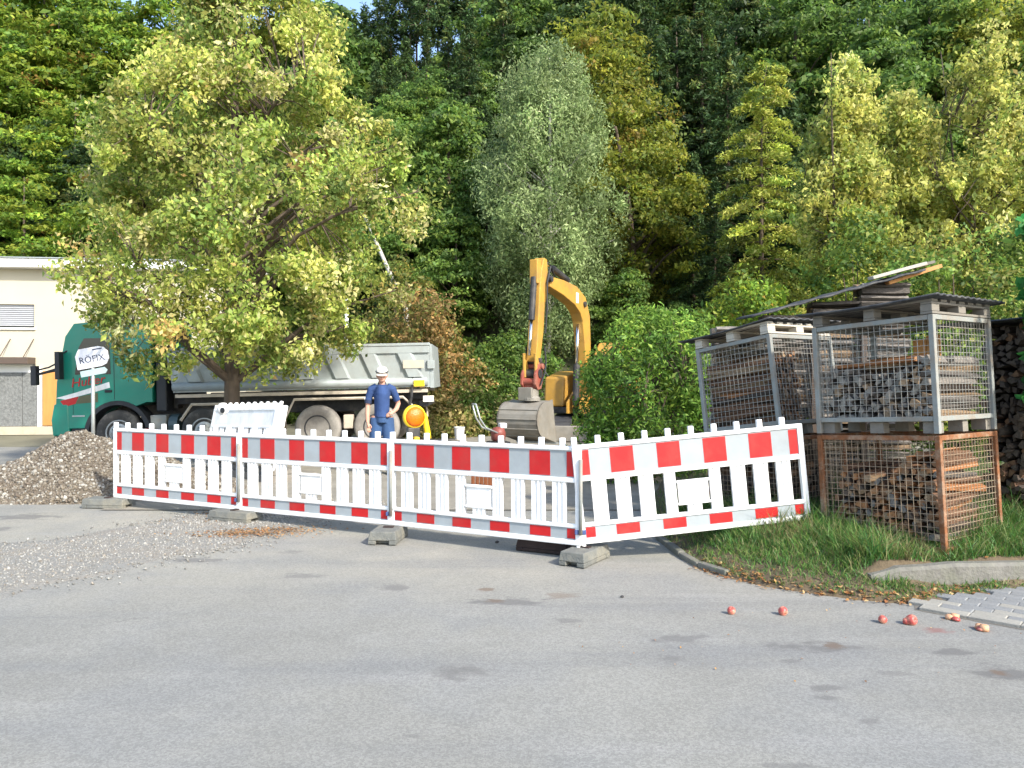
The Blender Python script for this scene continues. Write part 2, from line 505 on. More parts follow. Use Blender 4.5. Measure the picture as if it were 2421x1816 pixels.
M['asphalt'] = asphalt_material()
ax = np.arange(-44, 9.6, 0.5)
ay = np.arange(-13, 21.6, 0.5)
o = link('asphalt_yard', grid_mesh('asphalt_yard', ax, ay, lambda x, y: zg(x, y), M['asphalt']))
tag(o, kind='structure')

M['worksite'] = mat('packed_work_ground', (0.24, 0.22, 0.18), 0.95, var=0.2, scale=1.5, bump=0.6, bscale=25, dirt=(0.16, 0.14, 0.11), dirt_amt=0.6, dirt_scale=2)
wx = np.arange(-5, 9.01, 0.5); wy = np.arange(9.5, 21.4, 0.5)
def wz(x, y):
    return zg(x, y) + 0.012 + 0.0 * x
o = link('work_ground', grid_mesh('work_ground', wx, wy, wz, M['worksite']))
tag(o, kind='structure')

M['gravelbed'] = mat('gravel_bed', (0.215, 0.21, 0.19), 0.95, var=0.35, scale=45, bump=0.9, bscale=60, dirt=(0.26, 0.22, 0.17), dirt_amt=0.5, dirt_scale=2)
strip = [(-6.6, 5.0), (-4.95, 7.57), (-4.32, 8.17), (-3.84, 9.08), (-3.5, 9.7), (-2.9, 10.6), (-1.5, 10.2), (-2.38, 8.26), (-2.69, 7.44), (-3.21, 6.72), (-3.52, 6.12), (-3.76, 5.74), (-5.0, 3.6)]
def strip_h(x, y):
    sd_ = poly_dist(x, y, strip) + 0.05 * np.sin(x * 6.1 + y * 3.3) + 0.03 * np.sin(y * 13.0 - x * 9.0)
    return np.where(sd_ > 0, np.minimum(0.010, sd_ * 0.06), np.maximum(sd_ * 0.4, -0.015))
STRIP_XY = (np.arange(-6.9, -1.2, 0.05), np.arange(3.3, 10.9, 0.05))

# ---- stones
ico = bmesh.new()
bmesh.ops.create_icosphere(ico, subdivisions=1, radius=1.0)
ICO_V = np.array([v.co[:] for v in ico.verts])
ICO_F = np.array([[v.index for v in f.verts] for f in ico.faces])
ico.free()

def rand_rot(n, rg):
    q = rg.normal(size=(n, 4))
    q /= np.linalg.norm(q, axis=1, keepdims=True)
    w, x, y, z = q.T
    return np.stack([np.stack([1 - 2 * (y * y + z * z), 2 * (x * y - z * w), 2 * (x * z + y * w)], -1),
                     np.stack([2 * (x * y + z * w), 1 - 2 * (x * x + z * z), 2 * (y * z - x * w)], -1),
                     np.stack([2 * (x * z - y * w), 2 * (y * z + x * w), 1 - 2 * (x * x + y * y)], -1)], 1)

def stones(name, pts, size, pal, rg):
    n = len(pts)
    V = ICO_V[None] * (1 + rg.uniform(-0.3, 0.3, (n, 12, 1)))
    V = V * (size[:, None, None] * rg.uniform(0.55, 1.2, (n, 1, 3)))
    V = np.einsum('nij,nkj->nki', rand_rot(n, rg), V) + pts[:, None, :]
    Fq = ICO_F[None] + (np.arange(n) * 12)[:, None, None]
    c = np.asarray(pal)[rg.integers(0, len(pal), n)] * rg.uniform(0.7, 1.2, (n, 1))
    col = np.repeat(c, 12, axis=0)
    return arrmesh(name, V.reshape(-1, 3), Fq.reshape(-1, 3), M['stone'], col)

def in_poly(x, y, poly):
    x = np.asarray(x); y = np.asarray(y)
    ins = np.zeros(x.shape, bool)
    n = len(poly)
    for i in range(n):
        x1, y1 = poly[i]; x2, y2 = poly[(i + 1) % n]
        c = ((y1 > y) != (y2 > y)) & (x < (x2 - x1) * (y - y1) / (y2 - y1 + 1e-12) + x1)
        ins ^= c
    return ins

def poly_dist(x, y, poly):
    d = np.full(np.shape(x), 1e9)
    n = len(poly)
    for i in range(n):
        ax_, ay_ = poly[i]; bx_, by_ = poly[(i + 1) % n]
        dx, dy = bx_ - ax_, by_ - ay_
        t = np.clip(((x - ax_) * dx + (y - ay_) * dy) / (dx * dx + dy * dy + 1e-12), 0, 1)
        d = np.minimum(d, np.hypot(x - ax_ - t * dx, y - ay_ - t * dy))
    return np.where(in_poly(x, y, poly), d, -d)

o = link('gravel_strip', grid_mesh('gravel_strip', STRIP_XY[0], STRIP_XY[1], strip_h, M['gravelbed']))
tag(o, kind='structure')
gpal = [(0.23, 0.225, 0.205), (0.25, 0.245, 0.225), (0.19, 0.185, 0.168), (0.215, 0.195, 0.165), (0.29, 0.285, 0.265)]
q = rng.uniform((-6.6, 3.6), (-1.5, 10.6), (52000, 2))
sd = poly_dist(q[:, 0], q[:, 1], strip)
sd += 0.12 * np.sin(q[:, 0] * 2.3 + q[:, 1] * 1.1) + 0.08 * np.sin(q[:, 1] * 5.3)
keep = (sd > -0.45 * rng.random(len(q)) ** 4) & (rng.random(len(q)) < 0.25 + np.clip(sd, 0, 0.3) * 2.5 + 0.3 * (sd < 0))
q = q[keep]
s = np.where(rng.random(len(q)) < 0.12, 1.7, 1.0) * rng.uniform(0.003, 0.010, len(q))
o = link('gravel', stones('gravel', np.column_stack([q, 0.008 + s * 0.35]), s, gpal, rng))
tag(o, 'loose pale grey gravel filling the strip across the asphalt', 'gravel', kind='stuff')

# ---- gravel pile at the left
pile_c = np.array([-6.15, 11.2])
def pile_h(x, y):
    dx, dy = x - pile_c[0], y - pile_c[1]
    r = np.hypot(dx / np.where(dx < 0, 1.75, 2.3), dy / 1.25)
    return np.clip(0.84 * (1 - r ** 1.15), -0.05, None) + 0.03 * np.sin(x * 5 + y * 3) * (r < 1)
px = np.arange(-8.6, -3.2, 0.12); py = np.arange(9.6, 12.8, 0.12)
pile = link('gravel_pile', grid_mesh('gravel_pile', px, py, pile_h, mat('pile_dirt', (0.12, 0.10, 0.075), 0.95, var=0.3, scale=14, bump=0.8, bscale=30)))
tag(pile, 'heap of brown and grey gravel at the left end of the barrier fence', 'gravel heap')
ppal = [(0.165, 0.14, 0.105), (0.135, 0.113, 0.087), (0.21, 0.187, 0.155), (0.11, 0.09, 0.07), (0.30, 0.285, 0.25), (0.175, 0.153, 0.12)]
q = rng.uniform((-8.4, 9.7), (-3.4, 12.5), (30000, 2))
h = pile_h(q[:, 0], q[:, 1])
keep = h > -0.01
q, h = q[keep], h[keep]
s = rng.uniform(0.008, 0.024, len(q)) * np.where(rng.random(len(q)) < 0.05, 1.7, 1.0)
o = link('pile_stones', stones('pile_stones', np.column_stack([q, h + s * 0.3]), s, ppal, rng), pile)
tag(o, kind='stuff')

# ---- grassy verge on the right
verge = [(1.42, 8.3), (1.46, 7.72), (1.60, 6.62), (1.72, 6.35), (1.97, 6.05), (2.46, 5.72), (2.80, 5.58), (3.02, 5.66), (3.75, 5.90), (6.5, 6.25), (9.0, 6.6), (9.0, 13.0), (4.5, 13.5), (1.9, 10.8)]
KERB_A, KERB_B = Vector((2.70, 5.93, 0)), Vector((6.3, 6.40, 0))
def verge_h(x, y):
    x = np.asarray(x, float); y = np.asarray(y, float)
    sd_ = poly_dist(x, y, verge)
    hgt = np.where(sd_ > 0, 0.28 * (1 - np.exp(-np.clip(sd_, 0, None) / 0.55)) + 0.012, sd_ * 0.6)
    d = (KERB_B - KERB_A).normalized()
    along = (x - KERB_A.x) * d.x + (y - KERB_A.y) * d.y
    side = -(x - KERB_A.x) * d.y + (y - KERB_A.y) * d.x
    behind = sm(-0.02, 0.06, side) * sm(-0.1, 0.12, along)
    front = (1 - sm(-0.08, 0.0, side)) * sm(-0.1, 0.12, along)
    hgt = np.where(sd_ > 0, np.maximum(hgt, 0.20 * behind), hgt)
    hgt = np.where(sd_ > 0, hgt * (1 - 0.55 * front), hgt)
    return hgt + np.where(sd_ > 0.05, 0.02 * np.sin(7 * x + 3) * np.sin(6 * y), 0)
vx = np.arange(1.2, 9.1, 0.06); vy = np.arange(5.4, 13.6, 0.06)
o = link('grass_verge', grid_mesh('grass_verge', vx, vy, verge_h, M['verge']))
tag(o, kind='structure')

def blades(name, pts, length, width, pal, rg, lean=0.5, straw=None):
    n = len(pts)
    th = rg.uniform(0, 2 * np.pi, n)
    side = np.stack([np.cos(th), np.sin(th), np.zeros(n)], 1) * width[:, None]
    ld = rg.normal(size=(n, 3)) * lean
    ld[:, 2] = 1
    ld /= np.linalg.norm(ld, axis=1, keepdims=True)
    ld2 = ld + np.stack([ld[:, 0], ld[:, 1], -0.25 * np.ones(n)], 1) * 0.9
    ld2 /= np.linalg.norm(ld2, axis=1, keepdims=True)
    mid = pts + ld * (length * 0.55)[:, None]
    tip = mid + ld2 * (length * 0.5)[:, None]
    V = np.stack([pts - side, pts + side, mid + side * 0.75, mid - side * 0.75, tip + side * 0.12, tip - side * 0.12], 1)
    b_ = (np.arange(n) * 6)[:, None]
    Fq = np.concatenate([b_ + np.array([[0, 1, 2, 3]]), b_ + np.array([[3, 2, 4, 5]])], 0)
    c = np.asarray(pal)[rg.integers(0, len(pal), n)] * rg.uniform(0.7, 1.25, (n, 1))
    if straw is not None:
        c = np.where(straw[:, None], np.array([[0.27, 0.24, 0.11]]) * rg.uniform(0.6, 1.15, (n, 1)), c)
    return arrmesh(name, V.reshape(-1, 3), Fq, M['grass'], np.repeat(c, 6, 0))

q = rng.uniform((1.3, 5.5), (6.5, 10.5), (190000, 2))
sd = poly_dist(q[:, 0], q[:, 1], verge)
patch = np.sin(q[:, 0] * 3.1 + 1) * np.sin(q[:, 1] * 3.7) + 0.5 * np.sin(q[:, 0] * 8 + q[:, 1] * 6)
kd = (KERB_B - KERB_A).normalized()
kside = -(q[:, 0] - KERB_A.x) * kd.y + (q[:, 1] - KERB_A.y) * kd.x
kal = (q[:, 0] - KERB_A.x) * kd.x + (q[:, 1] - KERB_A.y) * kd.y
front = (kside < 0) & (kal > -0.1)
keep = (sd > 0.02) & (rng.random(len(q)) < np.where(front, 0.5 + 0.45 * (patch > 0.0), np.where(sd < 0.25, 0.35, 0.85)))
keep &= ~((np.abs(kside) < 0.055) & (kal > -0.02))
keep &= (q[:, 1] < 8.6) | (rng.random(len(q)) < 0.3)
q, sd, front, patch = q[keep], sd[keep], front[keep], patch[keep]
ln = rng.uniform(0.05, 0.15, len(q)) * (1 + 0.55 * (patch > 0.1)) * np.where(front, 0.85, 1) * np.clip(0.45 + sd * 1.4, 0.4, 1.25)
ln *= 0.70 + 0.6 * ((q[:, 0] > 3.55) & ~front) + 0.5 * (~front & (np.sin(q[:, 0] * 5 + q[:, 1] * 2) > 0.55))
gp = [(0.095, 0.215, 0.038), (0.07, 0.18, 0.036), (0.135, 0.235, 0.045), (0.055, 0.155, 0.038), (0.18, 0.22, 0.065), (0.25, 0.24, 0.11), (0.085, 0.20, 0.042)]
# straw tufts among the green
straw = (np.sin(q[:, 0] * 4.3 + 0.7) * np.sin(q[:, 1] * 5.1 + 1.3) > 0.5) & (rng.random(len(q)) < 0.35)
o = link('grass', blades('grass', np.column_stack([q, verge_h(q[:, 0], q[:, 1]) - 0.005]), ln, rng.uniform(0.0022, 0.005, len(q)), gp, rng, 0.5, straw))
tag(o, 'green and straw coloured grass growing on the verge below the wood cages', 'grass', kind='stuff')

# ---- fallen leaves
def litter(name, pts, size, pal, rg, label):
    n = len(pts)
    N = rg.normal(size=(n, 3)) * 0.35; N[:, 2] = 1
    N /= np.linalg.norm(N, axis=1, keepdims=True)
    a = np.cross(N, rg.normal(size=(n, 3))); a /= np.linalg.norm(a, axis=1, keepdims=True)
    b_ = np.cross(N, a)
    s_ = size[:, None]
    V = np.stack([pts - a * s_, pts + b_ * s_ * 0.55 + N * s_ * 0.25, pts + a * s_, pts - b_ * s_ * 0.55 + N * s_ * 0.2], 1)
    Fq = np.arange(n * 4).reshape(n, 4)
    c = np.asarray(pal)[rg.integers(0, len(pal), n)] * rg.uniform(0.7, 1.2, (n, 1))
    oo = link(name, arrmesh(name, V.reshape(-1, 3), Fq, M['grass'], np.repeat(c, 4, 0)))
    return tag(oo, label, 'leaves', kind='stuff')

lp = [(0.40, 0.20, 0.07), (0.45, 0.26, 0.10), (0.28, 0.13, 0.05), (0.50, 0.34, 0.16), (0.35, 0.15, 0.06)]
edge = [(1.60, 6.62), (1.72, 6.33), (1.97, 6.03), (2.46, 5.70), (2.82, 5.56), (3.05, 5.69), (3.75, 5.96)]
pts = []
for _ in range(520):
    i = int(rng.integers(0, len(edge) - 1)); t = rng.random()
    x = edge[i][0] * (1 - t) + edge[i + 1][0] * t + rng.normal() * 0.05
    y = edge[i][1] * (1 - t) + edge[i + 1][1] * t + rng.normal() * 0.06 + 0.05
    pts.append((x, y, max(0.0, float(verge_h(x, y))) + 0.012))
litter('verge_leaf_litter', np.array(pts), rng.uniform(0.010, 0.024, len(pts)), lp, rng, 'dry brown fallen leaves along the edge of the grass verge')
pts = []
c0 = G(610, 1262); c1 = G(520, 1220)
for _ in range(900):
    t = rng.random()
    x = c0[0] + rng.normal() * 0.30; y = c0[1] + rng.normal() * 0.14 + (x - c0[0]) * 0.15
    if t < 0.15: x, y = c1[0] + rng.normal() * 0.25, c1[1] + rng.normal() * 0.25
    pts.append((x, y, 0.02))
lo = [(0.36, 0.19, 0.08), (0.32, 0.16, 0.07), (0.30, 0.20, 0.11), (0.40, 0.25, 0.12)]
litter('orange_leaf_litter', np.array(pts), rng.uniform(0.010, 0.022, len(pts)), lo, rng, 'orange fallen leaves on the gravel in front of the second barrier')
pts = np.column_stack([rng.uniform(0.4, 4.2, 60), rng.uniform(4.0, 5.6, 60), np.full(60, 0.008)])
litter('scattered_leaf_litter', pts[:, :3], rng.uniform(0.005, 0.012, 60), lp, rng, 'few small leaf scraps scattered over the asphalt on the right')

# ---- paving, kerbs
path = link('paved_path', MB().add([(2.80, 5.44, 0.002), (2.95, 5.75, 0.002), (6.6, 6.4, 0.002), (6.6, 2.0, 0.002)], [(3, 2, 1, 0)]).mesh('paved_path', mat('paving_joint_sand', (0.14, 0.13, 0.11), 0.95, var=0.3, scale=30)))
tag(path, kind='structure')
e = Vector((0.74, -0.67, 0)).normalized(); nrm = Vector((-e.y, e.x, 0))
org = Vector((2.83, 5.44, 0))
def paver_mesh(l, w, m):
    b_ = MB()
    h0 = 0.032; c = 0.006
    b_.add([(-l/2, -w/2, 0), (l/2, -w/2, 0), (l/2, w/2, 0), (-l/2, w/2, 0),
            (-l/2, -w/2, h0-c), (l/2, -w/2, h0-c), (l/2, w/2, h0-c), (-l/2, w/2, h0-c),
            (-l/2+c, -w/2+c, h0), (l/2-c, -w/2+c, h0), (l/2-c, w/2-c, h0), (-l/2+c, w/2-c, h0)],
           [(0, 1, 5, 4), (1, 2, 6, 5), (2, 3, 7, 6), (3, 0, 4, 7), (4, 5, 9, 8), (5, 6, 10, 9), (6, 7, 11, 10), (7, 4, 8, 11), (8, 9, 10, 11)])
    return b_.mesh('paver', m)
PV = [paver_mesh(0.297, 0.097, M['paver_pale']), paver_mesh(0.1965, 0.0965, M['paver']), paver_mesh(0.1965, 0.0965, M['paver_pale'])]
ang = math.atan2(e.y, e.x)
prn = random.Random(5)
for j in range(16):
    pitch = 0.30 if j == 0 else 0.20
    for i in range(-2, 18):
        c = org + e * ((i + 0.5 + (0.5 if j % 2 else 0)) * pitch) + nrm * (0.05 + j * 0.1)
        if float(poly_dist(c.x, c.y, verge)) > 0.02 or c.x > 4.6 or c.x < 2.86:
            continue
        k = 0 if j == 0 else (2 if prn.random() < (0.5 if j < 3 else 0.15) else 1)
        link('paver', PV[k], path, (c.x, c.y, -0.008 + prn.uniform(-0.003, 0.003)), (prn.uniform(-.012, .012), prn.uniform(-.012, .012), ang + prn.uniform(-.01, .01)))

# concrete kerb holding up the verge
kl = (KERB_B - KERB_A).length
b = MB()
nseg = 16
ring = []
krn = random.Random(8)
for i in range(nseg + 1):
    x = kl * i / nseg
    top = 0.19 + krn.uniform(-0.008, 0.008)
    if i == 0: top = 0.13
    if i == 1: top = 0.18
    w = 0.055
    ring.append([(x, -w, -0.02), (x, -w + krn.uniform(0, .006), top - 0.025), (x, -w + 0.02, top), (x, w - 0.02, top), (x, w, top - 0.02), (x, w, -0.02)])
vs = [p for r_ in ring for p in r_]
fs = []
for i in range(nseg):
    for k in range(6):
        k2 = (k + 1) % 6
        fs.append((i * 6 + k, (i + 1) * 6 + k, (i + 1) * 6 + k2, i * 6 + k2))
fs.append(tuple(range(6))); fs.append(tuple(nseg * 6 + k for k in range(5, -1, -1)))
b.add(vs, fs)
o = b.build('concrete_kerb', M['concrete'], None, loc=KERB_A, rot=(0, 0, math.atan2(kd.y, kd.x)))
tag(o, 'weathered concrete kerb half hidden by grass in front of the rusty cage', 'kerb')
b = MB()
kp = [Vector((1.47, 7.85, 0)), Vector((1.50, 7.45, 0)), Vector((1.53, 7.05, 0)), Vector((1.60, 6.66, 0)), Vector((1.76, 6.36, 0))]
kerb2 = empty('edging_kerb', kp[0], label='row of narrow concrete edging stones at the left edge of the grass', cat='kerb')
for i in range(len(kp) - 1):
    a_, c_ = kp[i], kp[i + 1]
    dv = c_ - a_
    b = MB(); l_ = dv.length
    b.box(0.005, l_ - 0.005, -0.035, 0.035, -0.03, 0.045 + 0.008 * (i % 2))
    b.build('edging_stone', M['concrete'], kerb2, bevel=0.012, loc=a_ - kp[0], rot=(0, 0, math.atan2(dv.y, dv.x)))

# ================================================================== barrier fence
BL, BH = 2.12, 0.87
def slat_mesh(name, w, z0, z1):
    """ribbed plastic slat: three ridges with grooves between"""
    t0, t1 = -0.008, -0.020
    xs = [-w/2, -w/2, -w/2 + w*0.2, -w/2 + w*0.27, -w*0.1, -w*0.05, w*0.05, w*0.1, w/2 - w*0.27, w/2 - w*0.2, w/2, w/2]
    ys = [0.012, t1, t1, t0, t0, t1, t1, t0, t0, t1, t1, 0.012]
    n = len(xs)
    b = MB()
    vs = [(x, y, z0) for x, y in zip(xs, ys)] + [(x, y, z1) for x, y in zip(xs, ys)]
    b.add(vs, [(i, (i + 1) % n, (i + 1) % n + n, i + n) for i in range(n)])
    return b.mesh(name, M['white'])
def boxmesh(name, m, *a, bev=0.0):
    b = MB().box(*a)
    me = b.mesh(name, m)
    if bev:
        bm = bmesh.new(); bm.from_mesh(me)
        bmesh.ops.bevel(bm, geom=bm.edges[:], offset=bev, segments=2, affect='EDGES', profile=0.6)
        bm.to_mesh(me); bm.free()
    return me
BM = {
    'slat': slat_mesh('slat', 0.132, 0.183, 0.552),
    'narrow': slat_mesh('slat', 0.10, 0.183, 0.552),
    'short': slat_mesh('slat', 0.13, 0.183, 0.262),
    'top': boxmesh('top_rail', M['white'], 0, BL, -0.026, 0.026, 0.832, BH, bev=0.010),
    'mid': boxmesh('middle_rail', M['white'], 0.03, BL - 0.03, -0.026, 0.022, 0.550, 0.592, bev=0.010),
    'low': boxmesh('lower_rail', M['white'], 0.03, BL - 0.03, -0.026, 0.022, 0.150, 0.185, bev=0.010),
    'bot': boxmesh('bottom_rail', M['white'], 0, BL, -0.026, 0.026, 0.0, 0.046, bev=0.010),
    'post': boxmesh('end_post', M['white'], 0.0, 0.052, -0.024, 0.024, 0.03, 0.845, bev=0.008),
    'peg': MB().tube([(0, 0, -0.13), (0, 0, 0.04)], 0.021, 10).mesh('ground_peg', M['white'], True),
    'ub': boxmesh('upper_board', M['film'], 0.045, BL - 0.045, -0.012, 0.010, 0.588, 0.836),
    'lb': boxmesh('lower_board', M['film'], 0.045, BL - 0.045, -0.012, 0.010, 0.043, 0.154),
    'ubw': boxmesh('upper_board', M['white'], 0.045, BL - 0.045, -0.012, 0.010, 0.588, 0.836),
    'lbw': boxmesh('lower_board', M['white'], 0.045, BL - 0.045, -0.012, 0.010, 0.043, 0.154),
    'plate': boxmesh('sign_plate', M['white'], 0.92, 1.20, -0.014, 0.010, 0.268, 0.455, bev=0.004),
    'bar': boxmesh('plate_edge', M['white'], 0.91, 1.21, -0.026, 0.012, 0.445, 0.470, bev=0.006),
    'bar2': boxmesh('plate_edge', M['white'], 0.91, 1.21, -0.026, 0.012, 0.250, 0.272, bev=0.006),
    'tooth': boxmesh('tooth', M['white'], -0.024, 0.024, -0.02, 0.02, 0.862, 0.942, bev=0.008),
}
REDS = [(0.06, 0.145), (0.335, 0.545), (0.76, 0.97), (1.185, 1.395), (1.61, 1.82), (1.985, 2.065)]
RU = [boxmesh('red_stripe', M['red'], a_, c_, -0.0145, -0.0122, 0.603, 0.822) for a_, c_ in REDS]
RL = [boxmesh('red_stripe', M['red'], a_, c_, -0.0145, -0.0122, 0.056, 0.143) for a_, c_ in REDS]

def barrier(a, c, za, zc, label, group, tilt=0.0, striped=True, name='barrier', detail=True):
    """panel from ground point a to c, its bottom za high at a and zc at c"""
    a = Vector((*a, za)); c = Vector((*c, zc))
    d = c - a
    yaw = math.atan2(d.y, d.x)
    pit = -math.atan2(d.z, math.hypot(d.x, d.y))
    rt = empty(name, a, (0, 0, 0), label, 'barrier', group)
    rt.rotation_mode = 'QUATERNION'
    rt.rotation_quaternion = (Matrix.Rotation(yaw, 3, 'Z') @ Matrix.Rotation(pit, 3, 'Y') @ Matrix.Rotation(tilt, 3, 'X')).to_quaternion()
    for k, nm in (('top', 'top_rail'), ('mid', 'middle_rail'), ('low', 'lower_rail'), ('bot', 'bottom_rail')):
        link(nm, BM[k], rt)
    link('end_post', BM['post'], rt); link('end_post', BM['post'], rt, (BL - 0.052, 0, 0))
    link('ground_peg', BM['peg'], rt, (0.03, 0, 0)); link('ground_peg', BM['peg'], rt, (BL - 0.03, 0, 0))
    ub = link('upper_board', BM['ub' if striped else 'ubw'], rt)
    lb = link('lower_board', BM['lb' if striped else 'lbw'], rt)
    if striped:
        for m_ in RU: link('red_stripe', m_, ub)
        for m_ in RL: link('red_stripe', m_, lb)
    for k in (1, 2, 3, 4):
        for s in (-1, 1):
            link('slat', BM['narrow' if k == 1 else 'slat'], rt, (1.06 + s * (0.212 * k - (0.0 if k > 1 else 0.005)), 0, 0))
    link('slat', BM['short'], rt, (1.06, 0, 0))
    pl = link('sign_plate', BM['plate'], rt)
    link('plate_edge', BM['bar'], pl); link('plate_edge', BM['bar2'], pl)
    for i in range(10):
        link('tooth', BM['tooth'], rt, (0.026 + i * 0.2125, 0, 0))
    return rt

JA, JB, JC, JD, JE = (-4.98, 9.81), (-3.094, 8.887), (-1.225, 7.93), (0.60, 6.88), (2.80, 7.10)
GRP = 'striped barrier panels of the fence'
barrier(JA, JB, 0.115, 0.115, 'red and white striped barrier panel at the left end, beside the gravel heap', GRP)
barrier(JB, JC, 0.110, 0.125, 'red and white striped barrier panel in front of the worker, second from the left', GRP)
barrier(JC, JD, 0.125, 0.140, 'red and white striped barrier panel below the excavator bucket and orange lamp', GRP)
barrier(JD, JE, 0.150, 0.345, 'slanting red and white barrier panel raised against the wood cages', GRP, tilt=R(-1.5))

# joint clips
def clip(p, z, label):
    rt = empty('barrier_clip', (p[0], p[1], z), label=label, cat='clip', group='clips joining the barrier panels')
    b = MB(); b.box(-0.05, 0.05, -0.034, -0.005, -0.02, 0.02); b.build('strap', M['blueclip'], rt, bevel=0.006)
    b = MB(); b.tube([(0, -0.04, 0.64), (0, -0.04, -0.02)], 0.017, 10); b.build('joining_tube', M['galv_paint'], rt, smooth=True)
clip(JB, 0.23, 'grey tube and blue clip joining the first and second barrier panels')
clip(JC, 0.24, 'grey tube and blue clip joining the second and third barrier panels')
clip(JD, 0.26, 'grey tube and blue clip joining the slanting barrier to its neighbour')

# foot blocks
def foot(p, yaw, label, m='rubber', s=(0.56, 0.27, 0.12)):
    l, w, h = s
    rt = empty('ballast_block', (p[0], p[1], 0.0), (0, 0, yaw), label, 'foot block', 'feet of the barrier fence')
    b = MB()
    tp = 0.015
    n = 0.07                                     # grip notch in each end
    def taper(x0, x1, y0, y1, z0, z1):
        b.add([(x0, y0, z0), (x1, y0, z0), (x1, y1, z0), (x0, y1, z0), (x0 + tp * (x0 < -l/2 + .01), y0 + tp, z1), (x1 - tp * (x1 > l/2 - .01), y0 + tp, z1), (x1 - tp * (x1 > l/2 - .01), y1 - tp, z1), (x0 + tp * (x0 < -l/2 + .01), y1 - tp, z1)],
              [(0, 3, 2, 1), (4, 5, 6, 7), (0, 1, 5, 4), (1, 2, 6, 5), (2, 3, 7, 6), (3, 0, 4, 7)])
    taper(-l/2, l/2, -w/2, w/2, h * 0.36, h)
    b.box(-l/2 + n, l/2 - n, -w/2 + 0.004, w/2 - 0.004, 0.006, h * 0.362)
    for sx in (-1, 1):
        for sy in (-1, 1):
            x0, x1 = sorted((sx * (l/2 - 0.003), sx * (l/2 - n - 0.002)))
            y0, y1 = sorted((sy * w/2, sy * (w/2 - 0.075)))
            b.box(x0, x1, y0, y1, 0.006, h * 0.364)
    b.build('block', M[m], rt, bevel=0.008)
    b = MB(); b.box(-0.03, 0.03, -0.05, 0.05, h - 0.002, h + 0.012); b.build('socket', M['rubber_dark'], rt)
    return rt
foot((-5.02, 9.74), R(-8), 'sandy rubber foot block under the left end of the fence')
foot((JB[0] - 0.03, JB[1] - 0.05), R(-22), 'rubber foot block half buried in orange leaves below the first panel joint')
foot((JC[0], JC[1] - 0.16), R(84), 'grey rubber foot block with a grip slot below the second panel joint', s=(0.50, 0.28, 0.13))
foot((JD[0] + 0.04, JD[1] - 0.0), R(58), 'grey rubber foot block under the corner where the slanting barrier starts', s=(0.52, 0.25, 0.125))
foot((0.32, 7.30), R(-26), 'dark brown rubber foot block lying behind the third barrier', m='rubber_dark', s=(0.52, 0.25, 0.11))

# panels stacked upright in front of the tree
sa, sb_ = Vector((-5.22, 13.3)), Vector((-3.72, 11.85))
dn = Vector((-(sb_ - sa).y, (sb_ - sa).x)).normalized()
for i in range(4):
    off = dn * (0.05 * i)
    sh = (sb_ - sa).normalized() * (0.035 * (i % 3))
    a_ = sa + off + sh; c_ = a_ + (sb_ - sa).normalized() * BL
    barrier(a_, c_, 0.22 + 0.012 * i, 0.30 + 0.012 * i, ['front', 'second', 'third', 'rearmost'][i] + ' plain white barrier panel of the stack leaning in front of the tree', 'white barrier panels stacked by the tree', tilt=R(-13), striped=False)
sup = empty('timber_bearer', (sa.x + 0.9, sa.y - 0.5, 0.0), (0, 0, math.atan2((sb_ - sa).y, (sb_ - sa).x)), 'timber beam carrying the stacked white barrier panels', 'beam')
b = MB(); b.box(-1.05, 1.2, -0.25, 0.55, 0.0, 0.12); b.build('beam', M['pallet'], sup, bevel=0.01)
b = MB(); b.box(-1.0, 1.1, -0.2, 0.3, 0.122, 0.19); b.build('board', M['pallet'], sup, bevel=0.006)
lp_ = P(527, 967, 12.55)
wl = empty('white_warning_lamp', lp_, (0, 0, R(-20)), 'white warning lamp hooked over the stacked white panels', 'lamp')
Mx = Matrix.Rotation(R(90), 4, 'X')
b = MB(); b.lathe([(0.03, -0.05), (0.085, -0.045), (0.10, -0.02), (0.10, 0.02), (0.085, 0.045), (0.03, 0.05)], 20, M=Mx); b.build('lamp_body', M['white'], wl, smooth=True)
b = MB(); b.lathe([(0.045, 0.046), (0.045, 0.056)], 14, M=Matrix.Translation((0.035, 0, -0.02)) @ Mx); b.build('lens', M['black'], wl)
b = MB(); b.box(-0.04, 0.04, -0.03, 0.03, -0.22, -0.09); b.build('bracket', M['white'], wl, bevel=0.006)

# orange warning lamp on the third barrier
lp_ = P(979, 985, 7.88)
lamp = empty('warning_lamp', lp_, (0, 0, R(28)), 'yellow warning lamp with round orange lens on top of the fence', 'lamp')
b = MB(); b.lathe([(0.06, -0.045), (0.10, -0.04), (0.118, -0.015), (0.120, 0.01), (0.110, 0.034), (0.100, 0.034)], 28, M=Mx); b.build('housing', M['lampyellow'], lamp, smooth=True)
b = MB(); b.lathe([(0.101, 0.028), (0.099, 0.045), (0.07, 0.066), (0.02, 0.076)], 28, M=Mx); b.build('lens', M['lens'], lamp, smooth=True)
b = MB(); b.tube([(0.07, 0.02, 0.07), (0.125, 0.02, 0.0), (0.135, 0.02, -0.08), (0.15, 0.02, -0.17), (0.165, 0.02, -0.23)], [0.02, 0.026, 0.03, 0.034, 0.03], 10); b.build('handle', M['lampyellow'], lamp, smooth=True)
b = MB(); b.box(-0.075, 0.055, -0.035, 0.035, -0.24, -0.11); b.build('battery_box', M['dark'], lamp, bevel=0.01)
b = MB(); b.box(-0.02, 0.02, -0.10, 0.06, -0.31, -0.2); b.build('bracket', M['lampyellow'], lamp, bevel=0.004)

